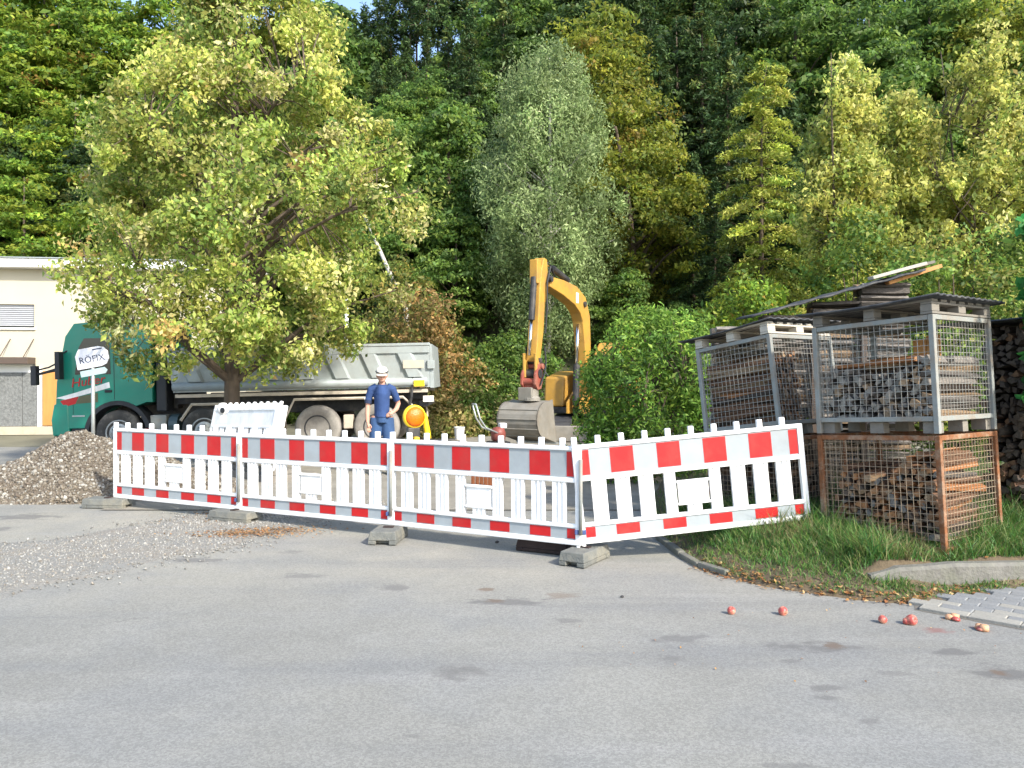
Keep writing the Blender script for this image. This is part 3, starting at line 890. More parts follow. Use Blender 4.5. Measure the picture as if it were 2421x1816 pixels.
# ================================================================== wood cages
def log_variant(seed, m, r=0.05, l=1.0, barky=True):
    """split billet lying along x"""
    rr = random.Random(seed)
    n = rr.choice([4, 5, 5, 6])
    ang_ = sorted(rr.uniform(0, 2 * math.pi) * 0.25 + 2 * math.pi * (k + rr.uniform(-.25, .25)) / n for k in range(n))
    rad = [r * rr.uniform(0.75, 1.2) for _ in ang_]
    b = MB()
    vs = []
    st = [0, 0.33, 0.66, 1.0]
    for s in st:
        j = 1 + rr.uniform(-.08, .08)
        oy, oz = rr.uniform(-.12, .12) * r, rr.uniform(-.12, .12) * r
        for a_, q_ in zip(ang_, rad):
            vs.append((l * s - l / 2, oy + q_ * j * math.cos(a_), oz + q_ * j * math.sin(a_)))
    for i in range(len(st) - 1):
        b_ = i * n
        for k in range(n):
            k2 = (k + 1) % n
            b.f.append((b_ + k, b_ + k2, b_ + n + k2, b_ + n + k)); b.m.append(0)
    b.f.append(tuple(range(n - 1, -1, -1))); b.m.append(1)
    e_ = (len(st) - 1) * n
    b.f.append(tuple(range(e_, e_ + n))); b.m.append(1)
    b.v = vs
    return b.mesh('log', m)
def wood(nm, c, ce):
    return [mat(nm + '_side', c, 0.9, var=0.45, scale=14, bump=0.9, bscale=40, stretch=(0.2, 1, 1), dirt=tuple(q * 0.4 for q in c), dirt_amt=0.7, dirt_scale=16), mat(nm + '_end', ce, 0.9, var=0.4, scale=40, bump=0.5, dirt=tuple(q * 0.45 for q in ce), dirt_amt=0.6, dirt_scale=25)]
W = {'grey': wood('grey_wood', (0.19, 0.17, 0.15), (0.25, 0.23, 0.195)), 'grey2': wood('dark_grey_wood', (0.10, 0.088, 0.077), (0.17, 0.16, 0.145)),
     'tan': wood('tan_wood', (0.25, 0.17, 0.10), (0.30, 0.21, 0.13)), 'brown': wood('brown_wood', (0.15, 0.08, 0.045), (0.23, 0.13, 0.07)),
     'orange': wood('orange_wood', (0.32, 0.135, 0.05), (0.34, 0.17, 0.075)), 'dark': wood('dark_and_shaded_wood', (0.055, 0.04, 0.03), (0.11, 0.085, 0.065))}
LOGS = {}
for k, w_ in W.items():
    LOGS[k] = [log_variant(100 + i + 17 * len(LOGS), w_, 0.05, 1.0) for i in range(4)]

def fill(parent, kinds, x0, x1, y0, y1, z0, top, r, seed, axis='x', jit=0.02, tilt=0.03, length=None, cap=290, depth=None):
    """stack billets in a box; axis = the way they lie. top(t) = height over the run"""
    rr = random.Random(seed)
    L_ = (x1 - x0) if axis == 'x' else (y1 - y0)
    L_ = length or L_
    run0, run1 = (y0, y1) if axis == 'x' else (x0, x1)
    if depth: run1 = min(run1, run0 + depth)
    z = z0 + r
    row = n = 0
    while z < 5 and n < cap:
        t = run0 + r * (1.0 if row % 2 == 0 else 1.6)
        any_ = False
        while t < run1 - r * 0.8 and n < cap:
            if z < z0 + top((t - run0) / max(1e-6, run1 - run0)):
                k = rr.choice(kinds)
                rs = rr.uniform(0.8, 1.2) * r / 0.05
                ll = L_ * rr.uniform(0.9, 1.0)
                c = ((x0 + x1) / 2 + rr.uniform(-1, 1) * jit, (y0 + y1) / 2 + rr.uniform(-1, 1) * jit)
                if axis == 'x':
                    off = (x0 + ll / 2 + rr.uniform(0, jit)) if length else c[0]
                    loc = (off, t + rr.uniform(-1, 1) * r * .15, z + rr.uniform(-1, 1) * r * .15); rot = (rr.uniform(0, 6.28), rr.uniform(-tilt, tilt), rr.uniform(-tilt, tilt))
                else:
                    loc = (t + rr.uniform(-1, 1) * r * .15, c[1], z + rr.uniform(-1, 1) * r * .15); rot = (rr.uniform(0, 6.28), rr.uniform(-tilt, tilt), math.pi / 2 + rr.uniform(-tilt, tilt))
                link('log', rr.choice(LOGS[k]), parent, loc, rot, (ll, rs, rs))
                n += 1
                any_ = True
            t += r * rr.uniform(1.65, 1.95)
        z += r * 1.62
        row += 1
        if not any_: break
    return n

def mesh_face(a, u, v, lu, lv, step, r=0.0017):
    """wire grid: thin square bars"""
    b = MB()
    a = Vector(a); u = Vector(u); v = Vector(v); n = u.cross(v).normalized()
    def bar(p, d, l, s, o):
        p = p + n * o
        b.add([p - s * r - n * r, p + s * r - n * r, p + s * r + n * r, p - s * r + n * r] + [q + d * l for q in (p - s * r - n * r, p + s * r - n * r, p + s * r + n * r, p - s * r + n * r)],
              [(0, 3, 2, 1), (4, 5, 6, 7), (0, 1, 5, 4), (1, 2, 6, 5), (2, 3, 7, 6), (3, 0, 4, 7)])
    k = step
    while k < lu - step * 0.3:
        bar(a + u * k, v, lv, u, r); k += step
    k = step
    while k < lv - step * 0.3:
        bar(a + v * k, u, lu, v, -r); k += step
    return b

def cage(loc, rot, sx, sy, h, base, fm, wm, label, rustbase=None, step=0.052):
    """steel frame box with wire sides on a pallet-like base; local x = right face, y = left face"""
    rt = empty('wire_cage', loc, rot, label, 'cage', 'stacked wire firewood cages')
    p = 0.022
    for (x, y) in ((0, 0), (sx, 0), (0, sy), (sx, sy)):
        b = MB(); b.box(x - p, x + p, y - p, y + p, 0.0 if base > 0.03 else -0.05, h + base); b.build('corner_post', fm, rt, bevel=0.005)
    for z in (base, base + h - 0.04):
        for y in (0, sy):
            b = MB(); b.box(p + 0.002, sx - p - 0.002, y - 0.018, y + 0.018, z, z + 0.04); b.build('frame_rail', fm, rt, bevel=0.004)
        for x in (0, sx):
            b = MB(); b.box(x - 0.018, x + 0.018, p + 0.002, sy - p - 0.002, z, z + 0.04); b.build('frame_rail', fm, rt, bevel=0.004)
    for nm, a_, u_, v_, lu in (('front', (p, 0, base + .04), (1, 0, 0), (0, 0, 1), sx - 2 * p), ('back', (p, sy, base + .04), (1, 0, 0), (0, 0, 1), sx - 2 * p),
                               ('left', (0, p, base + .04), (0, 1, 0), (0, 0, 1), sy - 2 * p), ('right', (sx, p, base + .04), (0, 1, 0), (0, 0, 1), sy - 2 * p)):
        mesh_face(a_, u_, v_, lu, h - .08, step).build('wire_mesh', wm, rt)
    # floor on feet
    b = MB(); b.box(0.03, sx - 0.03, 0.03, sy - 0.03, base - 0.004, base + 0.014); b.build('floor_sheet', M['pallet'], rt)
    if base > 0.03:
        for x in (0.07, sx / 2, sx - 0.07):
            for y in (0.07, sy / 2, sy - 0.07):
                b = MB(); b.box(x - 0.045, x + 0.045, y - 0.06, y + 0.06, 0.002, base - 0.006); b.build('foot_block', M['pallet'], rt)
    return rt

def pallet(loc, rot, sx, sy, label, m=None, h=0.12):
    rt = empty('pallet', loc, rot, label, 'pallet', 'pallets laid on the wood cages')
    m = m or M['pallet']
    for y in (0.05, sy / 2, sy - 0.05):
        b = MB(); b.box(0, sx, y - 0.05, y + 0.05, 0, 0.02); b.build('bottom_board', m, rt, bevel=0.003)
        for x in (0.06, sx / 2, sx - 0.06):
            b = MB(); b.box(x - 0.06, x + 0.06, y - 0.048, y + 0.048, 0.0215, h - 0.042); b.build('block', m, rt, bevel=0.004)
        b = MB(); b.box(0.002, sx - 0.002, y - 0.046, y + 0.046, h - 0.0405, h - 0.021); b.build('stringer_board', m, rt, bevel=0.003)
    for i in range(7):
        x = 0.05 + (sx - 0.1) * i / 6
        b = MB(); b.box(x - 0.048, x + 0.048, 0.001, sy - 0.001, h - 0.0195, h); b.build('deck_board', m, rt, bevel=0.003)
    return rt

def sheet(name, loc, rot, sx, sy, label, waves=9, amp=0.018, m=None, t=0.006, sag=0.0):
    """corrugated roofing sheet, ridges along y"""
    b = MB()
    nx, ny = waves * 6, 6
    def z(i, j):
        return amp * math.sin(2 * math.pi * waves * i / nx) - sag * math.sin(math.pi * j / ny)
    vs = []
    for k in (0, 1):
        for j in range(ny + 1):
            for i in range(nx + 1):
                vs.append((sx * i / nx, sy * j / ny, z(i, j) - (t if k else 0)))
    N_ = (nx + 1) * (ny + 1)
    fs = []
    for j in range(ny):
        for i in range(nx):
            q_ = j * (nx + 1) + i
            fs.append((q_, q_ + 1, q_ + nx + 2, q_ + nx + 1)); fs.append((N_ + q_, N_ + q_ + nx + 1, N_ + q_ + nx + 2, N_ + q_ + 1))
    for i in range(nx):
        fs.append((i, N_ + i, N_ + i + 1, i + 1)); q_ = ny * (nx + 1) + i; fs.append((q_, q_ + 1, N_ + q_ + 1, N_ + q_))
    for j in range(ny):
        q_ = j * (nx + 1); fs.append((q_, q_ + nx + 1, N_ + q_ + nx + 1, N_ + q_)); q_ += nx; fs.append((q_, N_ + q_, N_ + q_ + nx + 1, q_ + nx + 1))
    b.add(vs, fs)
    o_ = b.build(name, m or M['tarp'], None, smooth=True, loc=loc, rot=rot)
    tag(o_, label, 'roof sheet')
    return o_

CR = R(35)
def cage_stack_local(o_loc, rot):
    Mw = Matrix.Translation(o_loc) @ Matrix.Rotation(rot[2], 4, 'Z') @ Matrix.Rotation(rot[0], 4, 'X')
    return lambda p: Mw @ Vector(p)
# right-hand stack
RT = (R(-3.2), 0, CR)
lo = Vector((3.431, 6.20, 0.205))
lower = cage(lo, RT, 0.95, 1.05, 0.93, 0.02, M['rust'], M['wire_rust'], 'rusty wire cage of brown firewood standing in the grass')
fw = empty('firewood_stack', lo, RT, 'jumbled brown firewood inside the rusty lower cage', 'firewood', 'firewood in the cages')
fill(fw, ['brown', 'orange', 'brown', 'dark', 'orange', 'brown', 'tan', 'grey2'], 0.04, 0.90, 0.05, 1.00, 0.04, lambda t: 0.70 - 0.16 * t + 0.08 * math.sin(9 * t), 0.033, 21, 'x', 0.05, 0.13, length=0.78)
up_f = cage_stack_local(lo, RT)
uo = up_f((0.0, 0.0, 0.965))
upper = cage(uo, RT, 0.95, 1.05, 0.86, 0.10, M['galv_paint'], M['wire'], 'grey wire cage of firewood on top of the rusty cage')
fw = empty('firewood_stack', uo, RT, 'grey split firewood in the upper cage, cut ends facing left', 'firewood', 'firewood in the cages')
fill(fw, ['grey', 'grey2', 'grey', 'grey2', 'tan', 'dark'], 0.04, 0.91, 0.05, 1.00, 0.115, lambda t: 0.46 - 0.06 * t + 0.05 * math.sin(8 * t + 1), 0.034, 33, 'x', 0.03, 0.05)
for i, (y_, z_, rz_, l_, k) in enumerate(((0.55, 0.60, 1.50, 0.75, 'orange'), (0.35, 0.585, 1.75, 0.6, 'tan'), (0.62, 0.565, 1.45, 0.8, 'tan'), (0.25, 0.60, 1.9, 0.5, 'grey'), (0.45, 0.62, 1.62, 0.55, 'orange'))):
    link('log', LOGS[k][i % 4], fw, (0.10 + 0.06 * i, y_, z_), (0.4 * i, 0.03, rz_), (l_, 0.7, 0.45))
bd = empty('leaning_board', up_f((0.80, 0.34, 1.082)), RT, 'orange boards standing upright at the back of the upper cage', 'board')
for k in range(2):
    b = MB(); b.box(0.0, 0.02, k * 0.125, k * 0.125 + 0.12, 0.0, 0.74 - 0.03 * k); b.build('board', M['board'], bd, bevel=0.002)
po = up_f((-0.02, -0.02, 1.93))
pallet(po, RT, 1.0, 1.08, 'grey wooden pallet lying on the upper grey cage')
so = up_f((-0.10, -0.10, 2.078))
sheet('corrugated_cover', so, (R(-4.2), R(0.3), CR), 1.18, 1.28, 'black corrugated sheet covering the upper grey cage', 12, 0.006, sag=0.02, t=0.014)
# left-hand stack, leaning over
RL_ = (R(-8.0), 0, CR)
lo2 = Vector((2.655, 7.56, 0.16))
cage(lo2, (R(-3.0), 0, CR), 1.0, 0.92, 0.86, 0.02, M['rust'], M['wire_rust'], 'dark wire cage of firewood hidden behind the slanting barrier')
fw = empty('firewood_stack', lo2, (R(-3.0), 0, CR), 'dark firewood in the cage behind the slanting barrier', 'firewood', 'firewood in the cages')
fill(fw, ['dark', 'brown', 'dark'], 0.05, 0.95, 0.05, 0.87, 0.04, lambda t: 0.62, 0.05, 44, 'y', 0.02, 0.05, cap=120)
uo2 = cage_stack_local(lo2, (R(-3.0), 0, CR))((0.0, 0.02, 0.90))
cage(uo2, RL_, 1.0, 0.92, 0.90, 0.10, M['galv_paint'], M['wire'], 'leaning wire cage of orange sticks behind the slanting barrier')
fw = empty('firewood_stack', uo2, RL_, 'reddish brown sticks filling the leaning cage', 'firewood', 'firewood in the cages')
fill(fw, ['brown', 'orange', 'brown', 'dark', 'brown', 'tan'], 0.03, 0.95, 0.04, 0.88, 0.115, lambda t: 0.70 - 0.04 * math.sin(5 * t), 0.027, 55, 'y', 0.01, 0.09, cap=280, depth=0.48)
f2 = cage_stack_local(uo2, RL_)
pallet(f2((-0.03, -0.02, 1.005)), RL_, 1.05, 0.95, 'wooden pallet on the leaning cage, coloured pale as if sunlit', M['pale_sunlit'])  # sunlight on this pallet is put into its paler wood colour
sheet('corrugated_cover', f2((-0.08, -0.08, 1.15)), (R(-9.5), R(-1), CR), 1.2, 1.2, 'black corrugated sheet on the leaning cage', 10, 0.006, sag=0.015, t=0.014)

# open woodpile behind, under a sloping sheet
wp = Vector((2.95, 9.15, 0.25))
pile2 = empty('firewood_stack', wp, (0, 0, R(-3)), 'tall open stack of grey split logs behind the cages', 'firewood')
nlog = 0
for cidx, cx in enumerate((0.0, 0.56, 1.12, -0.56)):
    zz, row = 0.05, 0
    rr = random.Random(70 + cidx)
    while zz < 2.06 + 0.27 * (cx + 0.25):
        for dep in (0.0, 0.17):
            r_ = rr.uniform(0.85, 1.2)
            link('log', rr.choice(LOGS[rr.choice(['grey', 'grey', 'grey2', 'tan'])]), pile2, (cx + 0.25 + rr.uniform(-.02, .02), dep + rr.uniform(-.02, .02), zz + rr.uniform(-.006, .006)), (rr.choice([0, math.pi]) + rr.uniform(-.15, .15), rr.uniform(-.03, .03), rr.uniform(-.05, .05)), (0.54, 1.5 * r_, 0.78 * r_))
            nlog += 1
        zz += 0.072
for x_ in (0.535, 1.095):
    b = MB(); b.box(x_ - 0.03, x_ + 0.03, -0.13, -0.09, 0, 2.0); b.build('upright', M['browntrim'], pile2)
sheet('corrugated_cover', wp + Vector((-0.22, -0.24, 2.07)), (R(2), R(-15.2), R(-3)), 2.0, 0.75, 'sloping dark sheet over the open log stack', 6, 0.006, t=0.022)
tb = empty('loose_planks', wp + Vector((1.18, -0.22, 2.49)), (R(2), R(-15.2), R(-3)), 'loose weathered boards jutting from the roof of the open log stack', 'board')
b = MB(); b.box(0.0, 0.62, 0.0, 0.16, 0.0, 0.035); b.build('board', M['pale_sunlit'], tb, bevel=0.003)
b = MB(); b.box(0.10, 0.80, 0.18, 0.40, -0.01, 0.022); b.build('board', M['pallet'], tb, bevel=0.003)
b = MB(); b.box(0.14, 0.76, -0.02, 0.12, -0.115, -0.075, M=Matrix.Rotation(R(-3), 4, 'Y')); b.build('board', M['board'], tb, bevel=0.003)
b = MB(); b.box(0.16, 0.72, 0.14, 0.34, -0.105, -0.065, M=Matrix.Rotation(R(-2), 4, 'Y')); b.build('board', M['board'], tb, bevel=0.003)

# stack at the right edge of the picture, shade put into its dark logs
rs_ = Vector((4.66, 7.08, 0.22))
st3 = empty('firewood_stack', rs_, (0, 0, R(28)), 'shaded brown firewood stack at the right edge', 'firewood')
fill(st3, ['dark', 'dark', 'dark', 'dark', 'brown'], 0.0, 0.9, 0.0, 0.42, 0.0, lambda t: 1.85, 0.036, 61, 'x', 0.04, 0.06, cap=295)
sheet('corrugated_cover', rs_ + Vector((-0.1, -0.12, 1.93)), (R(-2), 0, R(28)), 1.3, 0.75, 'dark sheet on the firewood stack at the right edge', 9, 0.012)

# ================================================================== apples
def apple_mesh():
    b = MB()
    prof = [(0.004, -0.022), (0.014, -0.030), (0.026, -0.024), (0.0335, -0.006), (0.0335, 0.008), (0.027, 0.022), (0.015, 0.028), (0.006, 0.023), (0.002, 0.020)]
    return b.lathe(prof, 16).mesh('apple_body', M['apple'], True)
AM = apple_mesh()
STEM = MB().tube([(0, 0, 0.018), (0.002, 0, 0.03), (0.006, 0, 0.038)], 0.0016, 5).mesh('stem', M['bark'])
for (u, v, s, rx, rz, lab) in ((1729, 1452, 0.95, 25, 10, 'red apple farthest left on the asphalt, below the slanting barrier'), (1851, 1454, 1.05, 60, 200, 'pink red apple on the asphalt, second from the left'),
                               (2087, 1473, 0.95, 40, 90, 'dark red apple just left of the pale pink apple'), (2155, 1477, 1.2, 75, 30, 'large red and cream apple near the paving edge'),
                               (2143, 1476, 0.8, 10, 140, 'small red apple touching the large one')):
    x, y = G(u, v)
    ap = empty('apple', (x, y, 0.0255 * s), (R(rx), 0, R(rz)), lab, 'apple', 'apples lying on the asphalt')
    s *= 0.88
    a1 = link('apple_body', AM, ap); a2 = link('stem', STEM, ap)
    for q_ in (a1, a2): q_.scale = (s, s, s)
for (u, v, lab) in ((2251, 1465, 'crushed apple half on the paving edge'), (2322, 1490, 'crushed pale apple near the right edge of the asphalt')):
    x, y = G(u, v)
    ap = empty('apple', (x, y, 0.0), (0, 0, R(u)), lab, 'apple', 'apples lying on the asphalt')
    rr = random.Random(u)
    for k in range(3):
        b = MB(); b.lathe([(0.006, 0.0), (0.028, 0.004), (0.026, 0.016 + 0.01 * k), (0.010, 0.026 + 0.006 * k)], 9, M=Matrix.Translation((rr.uniform(-.03, .03), rr.uniform(-.02, .02), 0.002)) @ Matrix.Rotation(rr.uniform(-.3, .3), 4, 'X'))
        b.build('apple_piece', M['appleflesh' if k else 'apple'], ap, smooth=True)
# small dark pebbles on the yard
for (u, v, s, lab) in ((1175, 1284, 0.022, 'dark pebble lying under the third barrier'), (1471, 1413, 0.016, 'small dark pebble alone on the asphalt right of centre')):
    x, y = G(u, v)
    me = bpy.data.meshes.new('pebble'); me.from_pydata([tuple(p * s * np.array([1, .8, .7])) for p in ICO_V], [], [tuple(int(i) for i in f) for f in ICO_F]); me.materials.append(M['dark'])
    o = link('pebble', me, None, (x, y, s * 0.5)); tag(o, lab, 'pebble')

# ================================================================== truck
T0 = Vector((-10.06, 17.2, -0.16))
truck = empty('dump_truck', T0, (0, R(-1.3), R(2.0)), 'green cab dump truck with a silver grey tipper body behind the tree', 'truck')
truck.scale = (0.97, 0.97, 0.97)
TW = 2.5
def X(x):                                # stations along the truck, bumper to tail
    return float(np.interp(x, [0, 1.87, 2.62, 3.01, 3.45, 4.25, 7.22, 8.70, 10.09], [0, 1.43, 2.20, 2.34, 2.68, 3.35, 5.92, 7.27, 8.6]))
WX = [1.43, 3.35, 5.92, 7.27]
# --- cab: side outline in x-z, pushed across the width
cab_out = [(0.08, 0.66), (0.05, 1.05), (0.09, 1.72), (0.30, 2.75), (0.50, 3.04), (1.7, 3.12), (2.16, 3.12), (2.22, 3.0), (2.22, 1.22), (2.08, 1.22)]
arch = [(WX[0] + 0.66 * math.cos(t), 0.53 + 0.66 * math.sin(t)) for t in [R(a_) for a_ in range(62, 178, 14)]]
cab_poly = cab_out + [(1.86, 1.14)] + arch + [(0.76, 0.66)]
cb = MB(); cb.prism(cab_poly, 0.0, TW); cab = cb.build('cab', M['green'], truck, bevel=0.04, seg=3)
b = MB(); b.prism([(0.50, 1.88), (0.60, 2.50), (0.72, 2.70), (1.28, 2.70), (1.30, 1.88)], -0.006, 0.03); b.build('side_window', M['glass'], cab)
b = MB(); b.prism([(0.075, 1.78), (0.26, 2.68), (0.22, 2.70), (0.04, 1.80)], 0.15, TW - 0.15); b.build('windscreen', M['glass'], cab)
b = MB(); b.prism([(0.44, 0.98), (0.46, 1.84), (0.468, 1.84), (0.448, 0.98)], -0.004, 0.02); b.build('door_gap', M['black'], cab)
b = MB(); b.prism([(1.365, 1.30), (1.37, 2.9), (1.382, 2.9), (1.377, 1.30)], -0.004, 0.02); b.build('door_gap', M['black'], cab)
b = MB(); b.box(1.16, 1.32, -0.022, 0.01, 1.46, 1.52); b.build('door_handle', M['black'], cab, bevel=0.01)
# white and red swoosh with the lettering above it
sw = MB(); sw.prism([(0.07, 1.36), (0.50, 1.47), (1.26, 1.70), (1.28, 1.57), (0.7, 1.42), (0.28, 1.32)], -0.006, 0.0); swo = sw.build('white_swoosh', M['white'], cab)
b = MB(); b.prism([(0.16, 1.29), (0.34, 1.335), (0.58, 1.385), (0.50, 1.22), (0.26, 1.16)], -0.007, 0.0); b.build('red_flash', M['red'], cab)
b = MB(); b.prism([(0.515, 1.22), (0.595, 1.385), (1.0, 1.46), (1.0, 1.25)], -0.0062, 0.0); b.build('brown_flash', mat('brown_flash_paint', (0.10, 0.10, 0.05), 0.5), cab)
def lettering(txt, size, m, parent, loc, rot, shear=0.0, ext=0.003, sx=1.0, name='lettering'):
    cu = bpy.data.curves.new(name, 'FONT')
    cu.body = txt; cu.size = size; cu.extrude = ext; cu.shear = shear; cu.align_x = 'CENTER'; cu.align_y = 'CENTER'
    cu.resolution_u = 3
    ob = bpy.data.objects.new(name, cu); COL.objects.link(ob)
    dg = bpy.context.evaluated_depsgraph_get()
    me = bpy.data.meshes.new_from_object(ob.evaluated_get(dg))
    bpy.data.objects.remove(ob); bpy.data.curves.remove(cu)
    me.materials.clear(); me.materials.append(m)
    o_ = link(name, me, parent, loc, rot, (sx, 1, 1))
    return o_
lettering('Huber', 0.28, M['red'], cab, (0.78, -0.012, 1.72), (R(90), R(-7), 0), 0.25, sx=1.05)
# bumper, step, grille, arch
for y0_, y1_ in ((-0.012, 0.40), (TW - 0.40, TW + 0.012)):
    b = MB(); b.prism([(-0.02, 0.50), (-0.05, 0.86), (0.02, 1.22), (0.34, 1.22), (0.36, 0.50)], y0_, y1_); b.build('bumper_corner', M['green'], truck, bevel=0.03)
b = MB(); b.box(0.0, 0.34, 0.403, TW - 0.403, 0.5, 1.2); b.build('grille', M['black'], truck, bevel=0.02)
b = MB(); b.prism([(0.02, 0.26), (-0.02, 0.497), (0.36, 0.497), (0.38, 0.26)], 0.0, TW); b.build('bumper', M['black'], truck, bevel=0.03)
for y0_, y1_ in ((0.08, 0.36), (TW - 0.36, TW - 0.08)):
    b = MB(); b.box(-0.045, -0.005, y0_, y1_, 0.86, 1.02); b.build('headlight', M['chrome'], truck, bevel=0.01)
b = MB(); b.prism([(0.38, 0.27), (0.38, 0.96), (0.72, 0.96), (0.74, 0.40), (0.72, 0.27)], 0.03, 0.5); b.build('step_box', M['black'], truck, bevel=0.02)
for z_ in (0.40, 0.94):
    b = MB(); b.box(0.42, 0.70, -0.01, 0.05, z_ - 0.018, z_ + 0.018); b.build('step_bar', M['galv'], truck, bevel=0.006)
av = [(WX[0] + 0.74 * math.cos(R(a_)), 0.53 + 0.74 * math.sin(R(a_))) for a_ in range(10, 181, 10)]
ai = [(WX[0] + 0.645 * math.cos(R(a_)), 0.53 + 0.645 * math.sin(R(a_))) for a_ in range(180, 9, -10)]
b = MB(); b.prism(av + ai, -0.03, 0.42); b.build('wheel_arch', M['black'], truck)
b = MB(); b.prism(av + ai, TW - 0.42, TW + 0.03); b.build('wheel_arch', M['black'], truck)
# mirrors
b = MB(); b.box(-0.48, -0.36, -0.02, 0.14, 1.66, 2.10); b.tube([(0.14, 0.05, 2.02), (-0.12, 0.04, 1.96), (-0.38, 0.06, 1.90)], [0.05, 0.035, 0.03], 6); b.tube([(0.18, 0.05, 2.20), (-0.1, 0.04, 2.06), (-0.38, 0.06, 2.00)], 0.022, 6)
b.build('front_mirror', M['black'], truck, bevel=0.01)
b = MB(); b.box(0.20, 0.30, -0.28, -0.08, 1.78, 2.40); b.tube([(0.25, -0.1, 2.35), (0.36, 0.05, 2.45)], 0.02, 6); b.build('side_mirror', M['black'], truck, bevel=0.03)
# air intake and tank behind the cab
b = MB(); b.box(2.28, 2.52, 0.05, 0.45, 1.0, 2.7); b.build('air_intake', M['black'], truck, bevel=0.03)
b = MB(); b.box(2.26, 2.60, 0.5, TW - 0.1, 1.05, 2.1); b.build('engine_cover', M['dark'], truck)
b = MB(); b.box(2.14, 2.50, 0.04, 0.5, 0.42, 0.92); b.build('battery_box', M['galv_paint'], truck, bevel=0.02)
b = MB(); b.tube([(2.54, 0.28, 0.68), (2.74, 0.28, 0.68)], 0.25, 16); b.build('fuel_tank', mat('tank_blue', (0.05, 0.08, 0.09), 0.4), truck, smooth=False)
b = MB(); b.box(2.05, 2.12, -0.004, 0.05, 0.5, 0.62); b.build('side_marker', M['red'], truck)
# chassis
for y_ in (0.85, 1.55):
    b = MB(); b.box(0.6, X(9.7), y_ - 0.06, y_ + 0.06, 0.88, 1.14); b.build('chassis_rail', M['dark'], truck)
b = MB(); b.box(X(3.3), X(9.8), 0.5, TW - 0.5, 1.145, 1.30); b.build('subframe', M['dark'], truck)
b = MB(); b.box(X(3.5), X(9.95), 0.02, 0.16, 1.30, 1.375); b.build('body_rail', M['beige'], truck)
b = MB(); b.box(X(3.5), X(9.95), TW - 0.16, TW - 0.02, 1.30, 1.375); b.build('body_rail', M['beige'], truck)
# mudguard frames of light steel
def bent(pts, nm='mudguard_frame', r=0.035):
    for y_ in (0.06, TW - 0.06):
        b_ = MB(); b_.tube([(X(x), y_, z) for x, z in pts], r, 6); b_.build(nm, M['beige'], truck)
bent([(6.28, 0.62), (6.62, 1.20), (9.35, 1.20), (9.72, 0.86), (9.74, 0.62)])
bent([(3.62, 0.78), (3.92, 1.14), (4.95, 1.14)])
b = MB(); b.prism([(X(6.0) + p - 6.18, q) for p, q in [(6.18, 1.16), (6.36, 1.10), (6.44, 0.92), (6.32, 0.80), (6.12, 0.86), (6.06, 1.04)]], 0.06, 0.2); b.build('hydraulic_valve', M['beige'], truck, bevel=0.02)
b = MB(); b.box(X(6.16), X(6.28), 0.12, 0.5, 0.28, 0.78); b.build('mudflap', M['beige'], truck)
b = MB(); b.box(X(7.86), X(8.10), 0.10, 0.3, 0.50, 0.82); b.build('spring_hanger', M['beige'], truck, bevel=0.02)
b = MB(); b.box(X(6.9), X(9.1), 0.62, TW - 0.62, 0.36, 0.68); b.build('axle_beam', M['dark'], truck)
# wheels
def wheel(x, y, dual, dusty):
    s = -1 if y < TW / 2 else 1
    rt = empty('wheel', (x, y, 0.53)); rt.parent = truck
    Mw = Matrix.Rotation(R(90), 4, 'X') if s < 0 else Matrix.Rotation(R(-90), 4, 'X')
    w_ = 0.155
    b_ = MB(); b_.lathe([(0.30, -w_), (0.46, -w_), (0.512, -w_ + 0.03), (0.525, -w_ + 0.07), (0.525, w_ - 0.07), (0.512, w_ - 0.03), (0.46, w_), (0.34, w_ - 0.005), (0.30, w_ - 0.03)], 36, M=Mw)
    b_.build('tyre', M['tyre_dusty' if dusty else 'tyre'], rt, smooth=True)
    b_ = MB()
    if dual: b_.lathe([(0.302, -w_), (0.302, w_ - 0.02), (0.275, w_ - 0.02), (0.25, 0.02), (0.20, -0.03), (0.16, -0.03), (0.15, 0.05), (0.09, 0.06), (0.02, 0.06)], 28, M=Mw)
    else: b_.lathe([(0.302, -w_), (0.302, w_ - 0.02), (0.275, w_ - 0.02), (0.26, w_ - 0.06), (0.17, w_ + 0.0), (0.12, w_ + 0.02), (0.10, w_ + 0.06), (0.02, w_ + 0.06)], 28, M=Mw)
    b_.build('rim', M['rim' if not dual else 'dark'], rt, smooth=True)
    b_ = MB()
    for k in range(10):
        a_ = 2 * math.pi * k / 10
        zz = 0.06 if dual else w_ + 0.012
        rr_ = 0.115 if dual else 0.155
        b_.lathe([(0.014, -0.03), (0.014, 0.02), (0.006, 0.03)], 6, M=Mw @ Matrix.Translation((rr_ * math.cos(a_), rr_ * math.sin(a_), zz)))
    tag(b_.build('wheel_nuts', M['galv'], rt), kind='stuff')
    if dual:
        b_ = MB(); b_.lathe([(0.06, 0.0), (0.06, 0.10), (0.045, 0.115), (0.01, 0.115)], 14, M=Mw); b_.build('hub', M['rim'], rt, smooth=True)
for x_, dual, dusty in ((WX[0], False, False), (WX[1], False, False), (WX[2], True, True), (WX[3], True, True)):
    wheel(x_, 0.17, dual, dusty); wheel(x_, TW - 0.17, dual, dusty)
